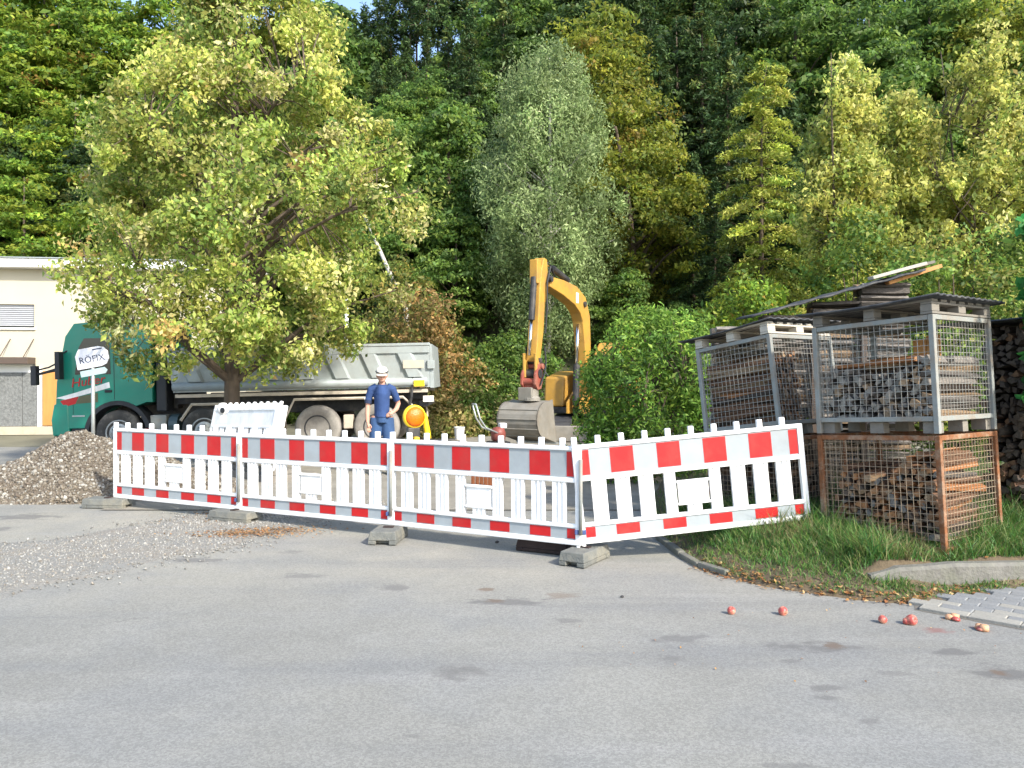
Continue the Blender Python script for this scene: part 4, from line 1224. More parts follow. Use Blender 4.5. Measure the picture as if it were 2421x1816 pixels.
# tipper body: the sides lean out a little; ribs slant as in the photo
bx0, bx1, zb, zt = 2.68, 8.52, 1.42, 2.38
b = MB()
b.prism([(bx0, zb), (bx0 - 0.15, zt), (bx0 - 0.10, zt), (bx0 + 0.05, zb)], 0.02, TW - 0.02)
b.build('head_board', M['tipper'], truck)
b = MB(); b.box(bx0, bx1, 0.2, TW - 0.2, zb + 0.004, zb + 0.05); b.build('body_floor', M['tipper'], truck)
for s in (0, 1):
    Ms = Matrix.Identity(4) if s == 0 else Matrix.Translation((0, TW, 0)) @ Matrix.Scale(-1, 4, (0, 1, 0))
    bb = MB(); bb.prism([(bx0, zb), (bx0 - 0.1, zt), (bx1 + 0.0, zt), (bx1, zb)], 0.03, 0.07, M=Ms); side = bb.build('body_side', M['tipper'], truck)
    bb = MB(); bb.box(bx0 - 0.12, bx1 + 0.02, -0.035, 0.085, zt - 0.005, zt + 0.06, M=Ms); bb.build('top_rail', M['tipper'], side, bevel=0.012)
    bb = MB(); bb.box(bx0 - 0.08, bx1, -0.02, 0.028, zt - 0.17, zt - 0.012, M=Ms); bb.build('top_band', M['tipper'], side, bevel=0.01)
    bb = MB(); bb.tube([Ms @ Vector((bx0, 0.03, zb + 0.13)), Ms @ Vector((bx1 - 0.05, 0.03, zb + 0.13))], 0.10, 12); bb.build('lower_rave', M['tipper'], side, smooth=True)
    for k in range(7):
        x = bx0 + 0.30 + k * 0.83
        bb = MB()
        z0_, z1_ = zb + 0.22, zt - 0.172
        lean = -0.24
        bb.add([Ms @ Vector(p) for p in ((x + 0.02, 0.029, z0_), (x + 0.42, 0.029, z0_), (x + 0.42 + lean, 0.029, z1_), (x + 0.02 + lean, 0.029, z1_),
                (x + 0.08, -0.05, z0_ + 0.02), (x + 0.36, -0.05, z0_ + 0.02), (x + 0.36 + lean, -0.05, z1_), (x + 0.08 + lean, -0.05, z1_))],
               [(0, 1, 5, 4), (1, 2, 6, 5), (2, 3, 7, 6), (3, 0, 4, 7), (4, 5, 6, 7)] if s == 0 else [(0, 4, 5, 1), (1, 5, 6, 2), (2, 6, 7, 3), (3, 7, 4, 0), (4, 7, 6, 5)])
        bb.build('rib', M['tipper'], side)
b = MB(); b.prism([(bx1 + 0.005, zb - 0.02), (bx1 + 0.005, zt + 0.03), (bx1 + 0.06, zt + 0.03), (bx1 + 0.10, zb - 0.02)], 0.04, TW - 0.04); tg = b.build('tailgate', M['tipper'], truck)
b = MB(); b.box(bx1 - 0.05, bx1 + 0.12, -0.04, 0.03, zb + 0.42, zb + 0.62); b.build('hinge', M['tipper'], tg, bevel=0.01)
b = MB(); b.box(bx1 - 0.60, bx1 - 0.12, -0.065, -0.052, zb + 0.44, zb + 0.62); b.build('warning_plate', M['beige'], truck)
b = MB(); b.box(bx1 - 0.36, bx1 - 0.12, -0.085, 0.0, zb + 0.02, zb + 0.16); b.build('yellow_marker', M['lampyellow'], truck)
b = MB(); b.box(bx1 - 0.16, bx1 + 0.08, -0.02, 0.02, 1.08, 1.22); b.build('plate', M['capcloth'], truck)
b = MB(); b.box(X(9.74), X(9.95), 0.1, TW - 0.1, 0.98, 1.10); b.build('tail_beam', M['dark'], truck)
b = MB(); b.tube([(X(9.60), 0.0, 1.66), (X(9.56), -0.02, 1.2), (X(9.5), 0.02, 0.95)], 0.035, 6); b.build('tailgate_arm', M['dark'], truck)
b = MB(); b.box(X(9.50), X(9.62), 0.05, 0.4, 0.30, 0.82); b.build('mudflap', M['dark'], truck)
b = MB(); b.lathe([(0.05, 0), (0.05, 0.10), (0.03, 0.13)], 12, M=Matrix.Translation((0.9, 0.4, 3.22))); b.build('beacon', M['lens'], truck)

# ================================================================== house
hp = P(-330, 1010, 25.6); hp.z = -0.3
house = empty('house', hp, (0, 0, R(7)), 'cream rendered house with white roof edge at the far left', 'house')
HW = 12.2
def hx_(u, d=26.0):                     # house-local x of a photo column on its front
    k = (u - U0) / F
    c, s = math.cos(R(7)), math.sin(R(7))
    return (k * hp.y - hp.x) / (c - k * s)
ZO = -hp.z
wx0 = hx_(-260); wx1 = hx_(81)
zt_ = 5.25 + ZO
b = MB()
zw0, zw1 = 3.28 + ZO, 4.06 + ZO         # window
zl = 2.28 + ZO                           # ledge top
b.box(0, HW, 0.0, 0.3, zw1, zt_); b.box(0, wx0, 0.0, 0.3, zl, zw1 - 0.0005); b.box(wx1, HW, 0.0, 0.3, zl, zw1 - 0.0005); b.box(wx0 + 0.0005, wx1 - 0.0005, 0.0, 0.3, zl, zw0)
b.box(hx_(84), HW, 0.0, 0.3, 0, zl - 0.0005); b.box(0, 0.3, 0.302, 9, 0, zt_); b.box(HW - 0.3, HW, 0.302, 9, 0, zt_); b.box(0.31, HW - 0.31, 8.7, 9, 0, zt_)
wall = b.build('wall', M['cream'], house)
b = MB(); b.box(-0.5, HW + 0.5, -0.45, 9.4, zt_ + 0.002, zt_ + 0.30); rf = b.build('roof', M['fascia'], house, bevel=0.02)
b = MB(); b.box(-0.55, HW + 0.55, -0.50, 9.45, zt_ + 0.302, zt_ + 0.335); b.build('roof_edge', M['galv'], rf)
win = MB(); win.box(wx0 + 0.01, wx1 - 0.01, 0.16, 0.20, zw0 + 0.02, zw1 - 0.01); win = win.build('window', M['glass'], house)
for k in range(11):
    b = MB(); b.box(wx0 + 0.03, wx1 - 0.03, 0.06, 0.12, 0, 0.052, M=Matrix.Translation((0, 0, zw0 + 0.06 + k * 0.065)) @ Matrix.Rotation(R(0), 4, 'X')); b.build('blind_slat', M['blind'], win, bevel=0.012)
b = MB(); b.box(wx0 - 0.06, wx1 + 0.06, -0.07, 0.16, zw0 - 0.07, zw0 - 0.002); b.build('window_sill', M['fascia'], house, bevel=0.01)
le = hx_(84)
b = MB(); b.box(-0.2, le, -0.55, -0.002, zl - 0.22, zl); b.build('canopy', M['browntrim'], house, bevel=0.01)
for u_ in (25, 80):
    b = MB(); b.tube([(hx_(u_), -0.01, zl + 0.62), (hx_(u_) - 0.12, -0.45, zl + 0.01)], 0.016, 6); b.build('slanting_rod', M['browntrim'], house)  # dark slanting rods from the wall down to the canopy edge
b = MB(); b.box(-0.2, le - 0.1, -0.04, 0.28, zl - 0.50, zl - 0.222); b.build('white_band', M['fascia'], house)
x_ = -0.2
while x_ < hx_(92):
    x2 = min(x_ + 1.3, hx_(92))
    b = MB(); b.box(x_ + 0.006, x2 - 0.006, -0.10, 0.2, 0.28, zl - 0.503); b.build('pebble_panel', M['pebble'], house, bevel=0.008)
    x_ = x2
b = MB(); b.box(hx_(93), hx_(99), -0.13, 0.0, 0.0, zl - 0.30); b.build('white_post', M['fascia'], house)
b = MB(); b.box(hx_(104), hx_(138), -0.09, -0.005, 0.30, zl - 0.45); dr = b.build('wooden_door', M['orangewood'], house, bevel=0.01)
b = MB(); b.box(-0.3, HW, -0.16, 0.3, 0.0, 0.275); b.build('plinth', M['sandstone'], house)

# ---- direction sign on a post
sp = P(219, 1040, 13.2)
sign = empty('direction_sign', (sp.x, sp.y, 0.0), (0, 0, R(6)), 'white pointed company sign on a thin grey post beside the truck cab', 'sign')
zs = P(220, 845, 13.2).z
b = MB(); b.tube([(0, 0.02, 0), (0, 0.02, zs + 0.1)], 0.03, 10); b.build('post', M['galv'], sign, smooth=True)
Ms = Matrix.Translation((0.0, 0, zs)) @ Matrix.Rotation(R(-11), 4, 'Y')
b = MB(); b.prism([(-0.27, -0.17), (-0.27, 0.06), (-0.20, 0.17), (0.12, 0.17), (0.21, 0.14), (0.265, 0.06), (0.265, -0.06), (0.21, -0.14), (0.12, -0.17)], -0.018, 0.0, M=Ms); brd = b.build('sign_board', M['signwhite'], sign, bevel=0.004)
lettering('RÖFIX', 0.155, M['signblack'], brd, Ms @ Vector((-0.01, -0.0195, -0.03)), (R(90), R(-11), 0), sx=0.95)
b = MB(); b.box(0.02, 0.18, -0.0195, -0.018, 0.115, 0.135, M=Ms); b.build('sign_line', M['signblack'], brd)
b = MB(); b.prism([(-0.24, -0.30), (-0.24, -0.20), (0.16, -0.195), (0.20, -0.25), (0.16, -0.30)], -0.012, 0.0, M=Ms); b.build('lower_board', mat('pale_blue_board', (0.30, 0.40, 0.42), 0.5), sign)
# ---- white pole behind the tipper
pp = P(819, 745, 20.5)
pole = empty('white_pole', (pp.x, pp.y, -0.05), label='thin white pole rising behind the tipper body', cat='pole')
b = MB(); b.tube([(0, 0, 0), (0, 0, P(819, 685, 20.5).z)], 0.055, 10); b.build('lower_tube', M['white'], pole, smooth=True)
b = MB(); b.tube([(0, 0, P(819, 687, 20.5).z), (0, 0, P(819, 625, 20.5).z)], 0.03, 8); b.build('upper_tube', M['galv'], pole, smooth=True)

# ================================================================== excavator
EX = Vector((1.84, 20.0, 0.0))
hdir = Vector((-0.4615, -0.8871, 0))
yaw = math.atan2(hdir.y, hdir.x)                 # local x = forward along the arm, y = to the operator's left
exc = empty('excavator', EX, (0, 0, yaw), 'yellow tracked excavator with raised arm and grey digging bucket', 'excavator')
def plate_arm(pts, w0, w1, half, name, m, parent, bev=0.02):
    """box-section arm along x-z points with width changing from w0 to w1"""
    n = len(pts)
    top, bot = [], []
    for i, p in enumerate(pts):
        a_ = Vector((pts[max(i - 1, 0)][0], 0, pts[max(i - 1, 0)][1])); c_ = Vector((pts[min(i + 1, n - 1)][0], 0, pts[min(i + 1, n - 1)][1]))
        t = (c_ - a_).normalized(); nn = Vector((-t.z, 0, t.x))
        w_ = w0[i] if hasattr(w0, '__len__') else w0 + (w1 - w0) * i / (n - 1)
        top.append((p[0] + nn.x * w_ / 2, p[1] + nn.z * w_ / 2)); bot.append((p[0] - nn.x * w_ / 2, p[1] - nn.z * w_ / 2))
    b_ = MB(); b_.prism(top + bot[::-1], -half, half)
    return b_.build(name, m, parent, bevel=bev)
BOOM = [(0.0, 1.05), (0.03, 1.7), (0.09, 2.5), (0.18, 3.10), (0.40, 3.42), (0.85, 3.62), (1.6, 3.74), (2.36, 3.80)]
boom = plate_arm(BOOM, [0.26, 0.32, 0.40, 0.50, 0.54, 0.48, 0.36, 0.24], 0, 0.145, 'boom', M['yellow'], exc)
stick = plate_arm([(2.57, 4.30), (2.62, 4.00), (2.70, 3.55), (2.84, 2.6), (2.97, 1.95)], [0.16, 0.34, 0.36, 0.28, 0.20], 0, 0.125, 'stick', M['yellow'], exc)
for p_ in ((2.36, 3.86), (0.02, 1.06), (2.97, 1.98), (0.34, 3.45)):
    b = MB(); b.tube([(p_[0], -0.19, p_[1]), (p_[0], 0.19, p_[1])], 0.07, 14); b.build('pivot_pin', M['dark'], exc)
def ram(a_, c_, name, frac=0.55, r=0.075, y=0.0):
    a_ = Vector((a_[0], y, a_[1])); c_ = Vector((c_[0], y, c_[1]))
    m_ = a_ + (c_ - a_) * frac
    rt = MB(); rt.tube([a_, m_], r, 12); cy = rt.build(name, M['dark'], exc, smooth=False)
    rt = MB(); rt.tube([m_, c_], r * 0.5, 10); rt.build('rod', M['chrome'], cy, smooth=True)
ram((0.55, 0.92), (0.40, 2.95), 'boom_cylinder', 0.5, 0.085, -0.0)
ram((1.05, 3.98), (2.50, 4.28), 'stick_cylinder', 0.62, 0.075)
ram((2.92, 3.85), (3.16, 2.10), 'bucket_cylinder', 0.55, 0.07)
b = MB(); b.box(2.76, 2.96, -0.10, 0.10, 3.70, 4.24); b.build('cylinder_guard', M['yellow'], exc, bevel=0.02)
b = MB()
for y_, o_ in ((-0.17, 0.0), (0.17, 0.02)):
    b.tube([(2.2, y_, 3.95), (2.42, y_, 4.12 + o_), (2.60, y_, 3.75), (2.64, y_ * 1.1, 3.2), (2.70, y_, 2.6)], 0.022, 6)
b.build('hydraulic_hoses', M['black'], exc)
b = MB(); b.tube([(2.48, -0.16, 3.6), (2.40, -0.18, 3.1), (2.52, -0.17, 2.86), (2.72, -0.15, 2.72), (2.76, -0.15, 2.52)], 0.022, 6); b.build('grease_line', M['galv'], exc)
b = MB(); b.box(0.70, 0.86, -0.151, 0.151, 3.44, 3.70, M=Matrix.Identity(4)); b.build('arm_lamp', M['white'], exc, bevel=0.01)
# linkage and red quick coupler
b = MB()
for y_ in (-0.14, 0.14):
    b.tube([(3.14, y_, 2.14), (2.98, y_, 1.72)], 0.045, 8); b.tube([(3.14, y_, 2.14), (3.12, y_, 1.62)], 0.04, 8)
b.build('bucket_linkage', M['yellow'], exc)
b = MB()
for y_ in (-0.19, 0.13):
    b.prism([(2.84, 1.88), (2.98, 2.02), (3.08, 1.90), (3.22, 1.68), (3.24, 1.46), (3.10, 1.34), (2.94, 1.36), (2.86, 1.52)], y_, y_ + 0.06)
b.box(2.92, 3.16, -0.128, 0.128, 1.36, 1.60); b.lathe([(0.075, -0.15), (0.075, 0.15)], 14, M=Matrix.Translation((3.14, 0, 1.52)) @ Mx); b.lathe([(0.065, -0.24), (0.065, 0.24)], 14, M=Matrix.Translation((2.94, 0, 1.86)) @ Mx)
cp = b.build('quick_coupler', M['coupler'], exc, bevel=0.012)
b = MB()
for y_, o_ in ((-0.23, 0.0), (0.22, 0.04), (-0.10, 0.07)):
    b.tube([(2.84, y_, 2.3), (2.80 + o_, y_ * 1.15, 1.95), (2.92, y_ * 1.2, 1.72), (3.02 + o_, y_, 1.44)], 0.02, 6)
b.build('coupler_hoses', M['black'], exc)
b = MB(); b.lathe([(0.10, -0.21), (0.10, 0.21), (0.05, 0.23)], 14, M=Matrix.Translation((3.02, 0, 1.70)) @ Mx); b.build('coupler_pin', M['dark'], cp)
b = MB(); b.lathe([(0.20, 0.0), (0.20, 0.06), (0.16, 0.10), (0.16, 0.26), (0.05, 0.28)], 18, M=Matrix.Translation((3.06, 0, 1.10)) ); b.build('tilt_head', M['bucket'], exc)
b = MB(); b.prism([(2.88, 1.36), (3.26, 1.40), (3.24, 1.10), (2.92, 1.08)], -0.24, 0.10); b.build('tilt_bracket', M['bucket'], exc, bevel=0.02)
# bucket: rounded shell open towards the machine
arc = [(3.06 + 0.44 * math.cos(R(a_)), 0.68 + 0.40 * math.sin(R(a_))) for a_ in range(100, -101, -16)]
outer = [(2.72, 1.10)] + arc + [(2.52, 0.16)]
inner = [(x - 0.03 * (x - 2.9), z - 0.035 * (z - 0.66)) for x, z in outer][::-1]
Mb = Matrix.Rotation(R(8), 4, 'Z')
YB, HB = -0.14, 0.49
b = MB(); b.prism(outer + inner, YB - HB, YB + HB); bk = b.build('bucket', M['bucket'], exc)
for y_ in (YB - HB - 0.005, YB + HB - 0.03):
    b = MB(); b.prism([(2.70, 1.12)] + arc + [(2.50, 0.15)], y_, y_ + 0.035); b.build('side_cheek', M['bucket'], bk)
for k in range(4):
    p_ = arc[4 + 2 * k] if 4 + 2 * k < len(arc) else arc[-1]
    b = MB(); b.tube([(p_[0] + 0.005, YB - HB + .02, p_[1]), (p_[0] + 0.005, YB + HB - .02, p_[1])], 0.016, 6); b.build('wear_strip', M['bucket'], bk)
b = MB(); b.box(2.44, 2.53, YB - HB - 0.02, YB + HB + 0.02, 0.12, 0.165); b.build('cutting_edge', M['galv'], bk)
# house of the machine
b = MB(); b.box(-2.0, 0.35, -0.98, 0.98, 0.70, 0.86); b.build('turntable_deck', M['dark'], exc, bevel=0.02)
b = MB(); b.prism([(-1.9, 0.87), (-1.9, 1.62), (-0.5, 1.78), (0.30, 1.62), (0.36, 0.87)], -0.97, -0.42); b.build('side_cowling', M['yellow'], exc, bevel=0.05)
b = MB(); b.prism([(-2.15, 0.74), (-2.2, 1.55), (-1.2, 1.72), (-1.0, 0.87), (-1.2, 0.74)], -0.95, 0.95); b.build('counterweight', M['yellow'], exc, bevel=0.06)
b = MB(); b.prism([(-0.15, 0.70), (-0.12, 1.35), (0.16, 1.35), (0.70, 0.98), (0.70, 0.72)], -0.19, -0.155); b.build('boom_bracket', M['yellow'], exc)
b = MB(); b.prism([(-0.15, 0.70), (-0.12, 1.35), (0.16, 1.35), (0.70, 0.98), (0.70, 0.72)], 0.155, 0.30); b.build('boom_bracket', M['yellow'], exc)
ccab = MB(); ccab.prism([(-1.25, 0.87), (-1.25, 2.45), (-0.2, 2.5), (0.16, 2.2), (0.36, 1.4), (0.36, 0.87)], 0.32, 0.97); ccab = ccab.build('operator_cab', M['yellow'], exc, bevel=0.05)
b = MB(); b.prism([(0.02, 2.3), (0.175, 2.17), (0.372, 1.4), (0.375, 1.1), (0.30, 1.1), (0.10, 2.1)], 0.38, 0.92); b.build('front_window', M['glass'], ccab)
b = MB(); b.prism([(-1.1, 1.45), (-1.1, 2.36), (-0.25, 2.4), (0.10, 2.1), (0.24, 1.45)], 0.96, 0.985); b.build('side_window', M['glass'], ccab)
b = MB(); b.tube([(0.2, -0.9, 1.62), (0.3, -1.05, 1.9)], 0.018, 6); b.box(0.26, 0.30, -1.12, -1.0, 1.85, 2.0); b.build('mirror', M['dark'], exc)
b = MB(); b.lathe([(0.45, 0.5), (0.45, 0.7)], 24, M=Matrix.Translation((-0.75, 0, 0))); b.build('slewing_ring', M['dark'], exc)
# tracks: shoes on each side, turned a little against the house
trk = Matrix.Translation((-0.75, 0, 0)) @ Matrix.Rotation(R(22), 4, 'Z')
for s in (-1, 1):
    loop = []
    for a_ in range(90, 271, 18): loop.append((-1.05 + 0.30 * math.cos(R(a_)), 0.32 + 0.30 * math.sin(R(a_))))
    for a_ in range(-90, 91, 18): loop.append((1.05 + 0.30 * math.cos(R(a_)), 0.32 + 0.30 * math.sin(R(a_))))
    b = MB(); b.prism(loop, s * 0.80 - 0.2, s * 0.80 + 0.2, M=trk); tr = b.build('track', M['dark'], exc)
    per = []
    for i in range(len(loop)):
        p_, q_ = Vector(loop[i]), Vector(loop[(i + 1) % len(loop)])
        n_ = max(1, int((q_ - p_).length / 0.11))
        for k in range(n_):
            c_ = p_ + (q_ - p_) * ((k + .5) / n_); t_ = (q_ - p_).normalized()
            per.append((c_, math.atan2(t_.y, t_.x)))
    shoe = MB().box(-0.045, 0.045, s * 0.80 - 0.22, s * 0.80 + 0.22, -0.018, 0.014).mesh('track_shoe', M['dark'])
    for c_, a_ in per:
        o_ = link('track_shoe', shoe, tr)
        o_.matrix_local = trk @ Matrix.Translation((c_.x, 0, c_.y)) @ Matrix.Rotation(-a_, 4, 'Y')
b = MB(); b.box(1.35, 1.43, -1.05, 1.05, 0.03, 0.42, M=trk); b.build('dozer_blade', M['bucket'], exc, bevel=0.02)

# ---- plate compactor beside the bucket
cpz = P(1178, 1030, 15.5)
pc = empty('plate_compactor', (cpz.x, cpz.y, 0.012), (0, 0, R(200)), 'small compactor with silver handlebar and red engine left of the excavator bucket', 'compactor')
b = MB(); b.prism([(-0.32, 0.06), (-0.25, 0.0), (0.25, 0.0), (0.32, 0.08), (0.25, 0.05), (-0.25, 0.04)], -0.22, 0.22); b.build('base_plate', M['dark'], pc)
b = MB(); b.box(-0.2, 0.2, -0.18, 0.18, 0.052, 0.34); b.build('frame', M['dark'], pc, bevel=0.02)
b = MB(); b.lathe([(0.10, 0.0), (0.14, 0.03), (0.15, 0.16), (0.12, 0.25), (0.05, 0.28)], 16, M=Matrix.Translation((0, 0, 0.345))); b.build('engine', M['redengine'], pc, smooth=True)
b = MB(); b.tube([(0.02, -0.12, 0.50), (0.30, -0.13, 0.62), (0.42, -0.13, 0.80), (0.50, -0.12, 1.08)], 0.018, 8); b.tube([(0.02, 0.12, 0.50), (0.30, 0.13, 0.62), (0.42, 0.13, 0.80), (0.50, 0.12, 1.08)], 0.018, 8); b.tube([(0.50, -0.12, 1.08), (0.50, 0.12, 1.08)], 0.018, 8)
b.build('handlebar', M['galv'], pc, smooth=True)
b = MB(); b.box(-0.16, -0.02, -0.08, 0.08, 0.60, 0.70); b.build('air_filter', M['white'], pc, bevel=0.02)
# ---- white bucket
bp_ = P(1086, 1032, 20.2)
pail = empty('white_bucket', (bp_.x, bp_.y, 0.012), label='white plastic bucket on the ground left of the compactor', cat='bucket')
b = MB(); b.lathe([(0.11, 0.0), (0.135, 0.30), (0.145, 0.30), (0.145, 0.325), (0.128, 0.325), (0.105, 0.02)], 20); b.build('pail', M['bucketwhite'], pail, smooth=False)
b = MB(); b.tube([(0.145 * math.cos(t), 0.05 + 0.02 * math.sin(t), 0.28 - 0.11 * math.sin(t)) for t in [math.pi * k / 8 for k in range(9)]], 0.004, 5); b.build('handle', M['galv'], pail)
# ---- orange slotted crate behind the third barrier
cp_ = G(1142, 1158)
cr = empty('slotted_crate', (cp_[0], cp_[1] + 0.2, 0.012), (0, 0, R(8)), 'rust orange slotted crate glimpsed through the third barrier', 'crate')
b = MB(); b.box(-0.17, 0.17, -0.12, 0.12, 0, 0.02); b.build('base', M['crate'], cr)
for k in range(6):
    for y_ in (-0.12, 0.12):
        b = MB(); b.box(-0.17 + k * 0.062, -0.17 + k * 0.062 + 0.03, y_ - 0.008, y_ + 0.008, 0.021, 0.24); b.build('slat', M['crate'], cr)
for z_ in (0.225,):
    b = MB(); b.box(-0.172, 0.172, -0.131, -0.129 + 0.0, z_, z_ + 0.03); b.box(-0.172, 0.172, 0.129, 0.131, z_, z_ + 0.03); b.build('rim', M['crate'], cr)

# ================================================================== worker
pd = P(903, 872, 13.0)
person = empty('person', (pd.x, pd.y, 0.012), (0, 0, R(8)), 'man in blue polo shirt and cream cap looking down, one hand on hip', 'person')
def limb(b_, pts, rads, n=12, ry=None):
    b_.tube(pts, rads, n, ry=ry)
def skinmesh(b_, name, m, parent, vox=0.011, sm_it=6):
    o_ = b_.build(name, m, parent)
    md = o_.modifiers.new('remesh', 'REMESH'); md.mode = 'VOXEL'; md.voxel_size = vox; md.use_smooth_shade = True
    s_ = o_.modifiers.new('smooth', 'SMOOTH'); s_.factor = 0.5; s_.iterations = sm_it
    return o_
def ball(b_, c, r, n=12):
    prof = [(max(0.003, r[0] * math.sin(math.pi * k / 10)), -r[2] * math.cos(math.pi * k / 10)) for k in range(11)]
    b_.lathe(prof, n, M=Matrix.Translation(c) @ Matrix.Diagonal((1, r[1] / r[0], 1, 1)))
bd_ = MB()
# torso, neck, head tilted down
limb(bd_, [(0, 0.02, 0.90), (0, 0.01, 1.02), (0, 0.0, 1.18), (0, 0.0, 1.34), (0, 0.01, 1.45), (0, 0.01, 1.50)], [0.155, 0.150, 0.160, 0.175, 0.155, 0.08], 16, ry=[0.105, 0.105, 0.110, 0.115, 0.095, 0.06])
limb(bd_, [(0, 0.01, 1.46), (0, -0.015, 1.58)], [0.058, 0.055])
ball(bd_, (0.0, -0.05, 1.645), (0.082, 0.102, 0.120))
ball(bd_, (0.0, -0.095, 1.565), (0.054, 0.058, 0.044))           # jaw
limb(bd_, [(0, -0.148, 1.655), (0, -0.172, 1.615), (0, -0.148, 1.602)], [0.010, 0.017, 0.012], 8)   # nose
for s in (-1, 1):
    ball(bd_, (s * 0.085, -0.03, 1.635), (0.012, 0.022, 0.032), 8)  # ear
    limb(bd_, [(s * 0.085, 0.02, 0.96), (s * 0.105, 0.0, 0.72), (s * 0.11, -0.01, 0.50), (s * 0.115, 0.015, 0.30), (s * 0.12, 0.02, 0.09)], [0.095, 0.085, 0.058, 0.056, 0.042], 12)
    limb(bd_, [(s * 0.12, 0.05, 0.05), (s * 0.13, -0.05, 0.045), (s * 0.14, -0.16, 0.03)], [0.045, 0.045, 0.032], 10)
# right arm (left in the picture) hanging, hand relaxed
limb(bd_, [(-0.11, 0.0, 1.44), (-0.178, 0.0, 1.405), (-0.212, 0.015, 1.28), (-0.230, 0.02, 1.14), (-0.236, -0.02, 1.0), (-0.232, -0.06, 0.865)], [0.06, 0.056, 0.048, 0.041, 0.040, 0.028], 12)
limb(bd_, [(-0.232, -0.06, 0.875), (-0.222, -0.075, 0.82), (-0.212, -0.085, 0.775)], [0.030, 0.040, 0.038], 10, ry=[0.022, 0.022, 0.020])
for k, (dx, dl) in enumerate(((-0.030, 0.070), (-0.011, 0.082), (0.008, 0.076), (0.025, 0.058))):
    limb(bd_, [(-0.214 + dx * 0.9, -0.085, 0.785), (-0.208 + dx, -0.098, 0.775 - dl * 0.55), (-0.198 + dx, -0.090, 0.775 - dl)], [0.0095, 0.009, 0.0075], 8)
limb(bd_, [(-0.20, -0.085, 0.835), (-0.172, -0.105, 0.800), (-0.166, -0.115, 0.765)], [0.012, 0.011, 0.009], 8)
# left arm bent, hand at the hip
limb(bd_, [(0.11, 0.0, 1.44), (0.178, 0.01, 1.405), (0.226, 0.05, 1.28), (0.268, 0.085, 1.165), (0.240, 0.0, 1.085), (0.186, -0.105, 1.03)], [0.06, 0.056, 0.048, 0.042, 0.040, 0.028], 12)
limb(bd_, [(0.19, -0.10, 1.032), (0.155, -0.135, 1.015), (0.125, -0.150, 1.0)], [0.030, 0.040, 0.036], 10, ry=[0.022, 0.024, 0.022])
for k, (dz, dl) in enumerate(((0.026, 0.05), (0.008, 0.06), (-0.010, 0.055), (-0.027, 0.045))):
    limb(bd_, [(0.13, -0.150, 1.0 + dz), (0.105, -0.150, 0.992 + dz), (0.125 - dl, -0.135, 0.972 + dz)], [0.0095, 0.009, 0.0075], 8)
limb(bd_, [(0.165, -0.125, 1.045), (0.140, -0.15, 1.055), (0.118, -0.155, 1.045)], [0.012, 0.011, 0.009], 8)
body = skinmesh(bd_, 'body', M['skin'], person, 0.0075, 4)
for s in (-1, 1):
    b = MB(); ball(b, (s * 0.030, -0.140, 1.662), (0.011, 0.008, 0.007), 8); b.build('eye', M['black'], person, smooth=True)
b = MB(); b.tube([(-0.024, -0.148, 1.572), (0.0, -0.156, 1.569), (0.024, -0.148, 1.572)], 0.0055, 6); b.build('mouth', M['coupler'], person)
sh = MB()
limb(sh, [(0, 0.015, 0.955), (0, 0.01, 1.04), (0, 0.0, 1.18), (0, 0.0, 1.34), (0, 0.01, 1.445), (0, 0.01, 1.495)], [0.182, 0.174, 0.176, 0.198, 0.182, 0.085], 18, ry=[0.130, 0.126, 0.128, 0.132, 0.108, 0.066])
limb(sh, [(-0.08, 0.0, 1.445), (-0.172, 0.0, 1.405), (-0.210, 0.012, 1.29), (-0.222, 0.018, 1.19)], [0.075, 0.068, 0.062, 0.060], 14)
limb(sh, [(0.08, 0.0, 1.445), (0.172, 0.01, 1.405), (0.222, 0.045, 1.29), (0.248, 0.065, 1.215)], [0.075, 0.068, 0.062, 0.058], 14)
shirt = skinmesh(sh, 'polo_shirt', M['shirt'], person, 0.011, 4)
b = MB(); b.tube([(0, 0.02, 1.475), (0, -0.002, 1.525)], [0.088, 0.072], 16, ry=[0.074, 0.064], cap=False); b.build('collar', M['shirt_dark'], shirt, smooth=True)
b = MB(); b.tube([(-0.224, 0.019, 1.178), (-0.216, 0.016, 1.235)], [0.064, 0.065], 16, cap=False); b.build('sleeve_band', M['shirt_dark'], shirt, smooth=True)
b = MB(); b.box(-0.285, -0.278, -0.02, 0.02, 1.24, 1.28); b.build('sleeve_badge', M['white'], shirt)
tr_ = MB()
limb(tr_, [(0, 0.02, 0.86), (0, 0.015, 0.94), (0, 0.012, 1.01)], [0.165, 0.168, 0.162], 18, ry=[0.118, 0.118, 0.115])
for s in (-1, 1):
    limb(tr_, [(s * 0.085, 0.02, 0.93), (s * 0.105, 0.0, 0.72), (s * 0.112, -0.01, 0.50), (s * 0.118, 0.015, 0.30), (s * 0.12, 0.02, 0.07)], [0.112, 0.108, 0.088, 0.082, 0.078], 14)
skinmesh(tr_, 'trousers', M['trouser'], person, 0.011, 4)
cap_ = MB()
Mc = Matrix.Translation((0, -0.05, 1.675)) @ Matrix.Rotation(R(16), 4, 'X') @ Matrix.Scale(1.1, 4)
cap_.lathe([(0.086, 0.0), (0.088, 0.03), (0.078, 0.065), (0.055, 0.09), (0.02, 0.10)], 20, M=Mc @ Matrix.Diagonal((1, 1.2, 1, 1)))
cp_o = cap_.build('cap', M['capcloth'], person, smooth=True)
b = MB()
vis = [(0.080 * math.cos(R(a_)) * (1.0), -0.085 - 0.085 * math.sin(R(a_))) for a_ in range(0, 181, 15)]
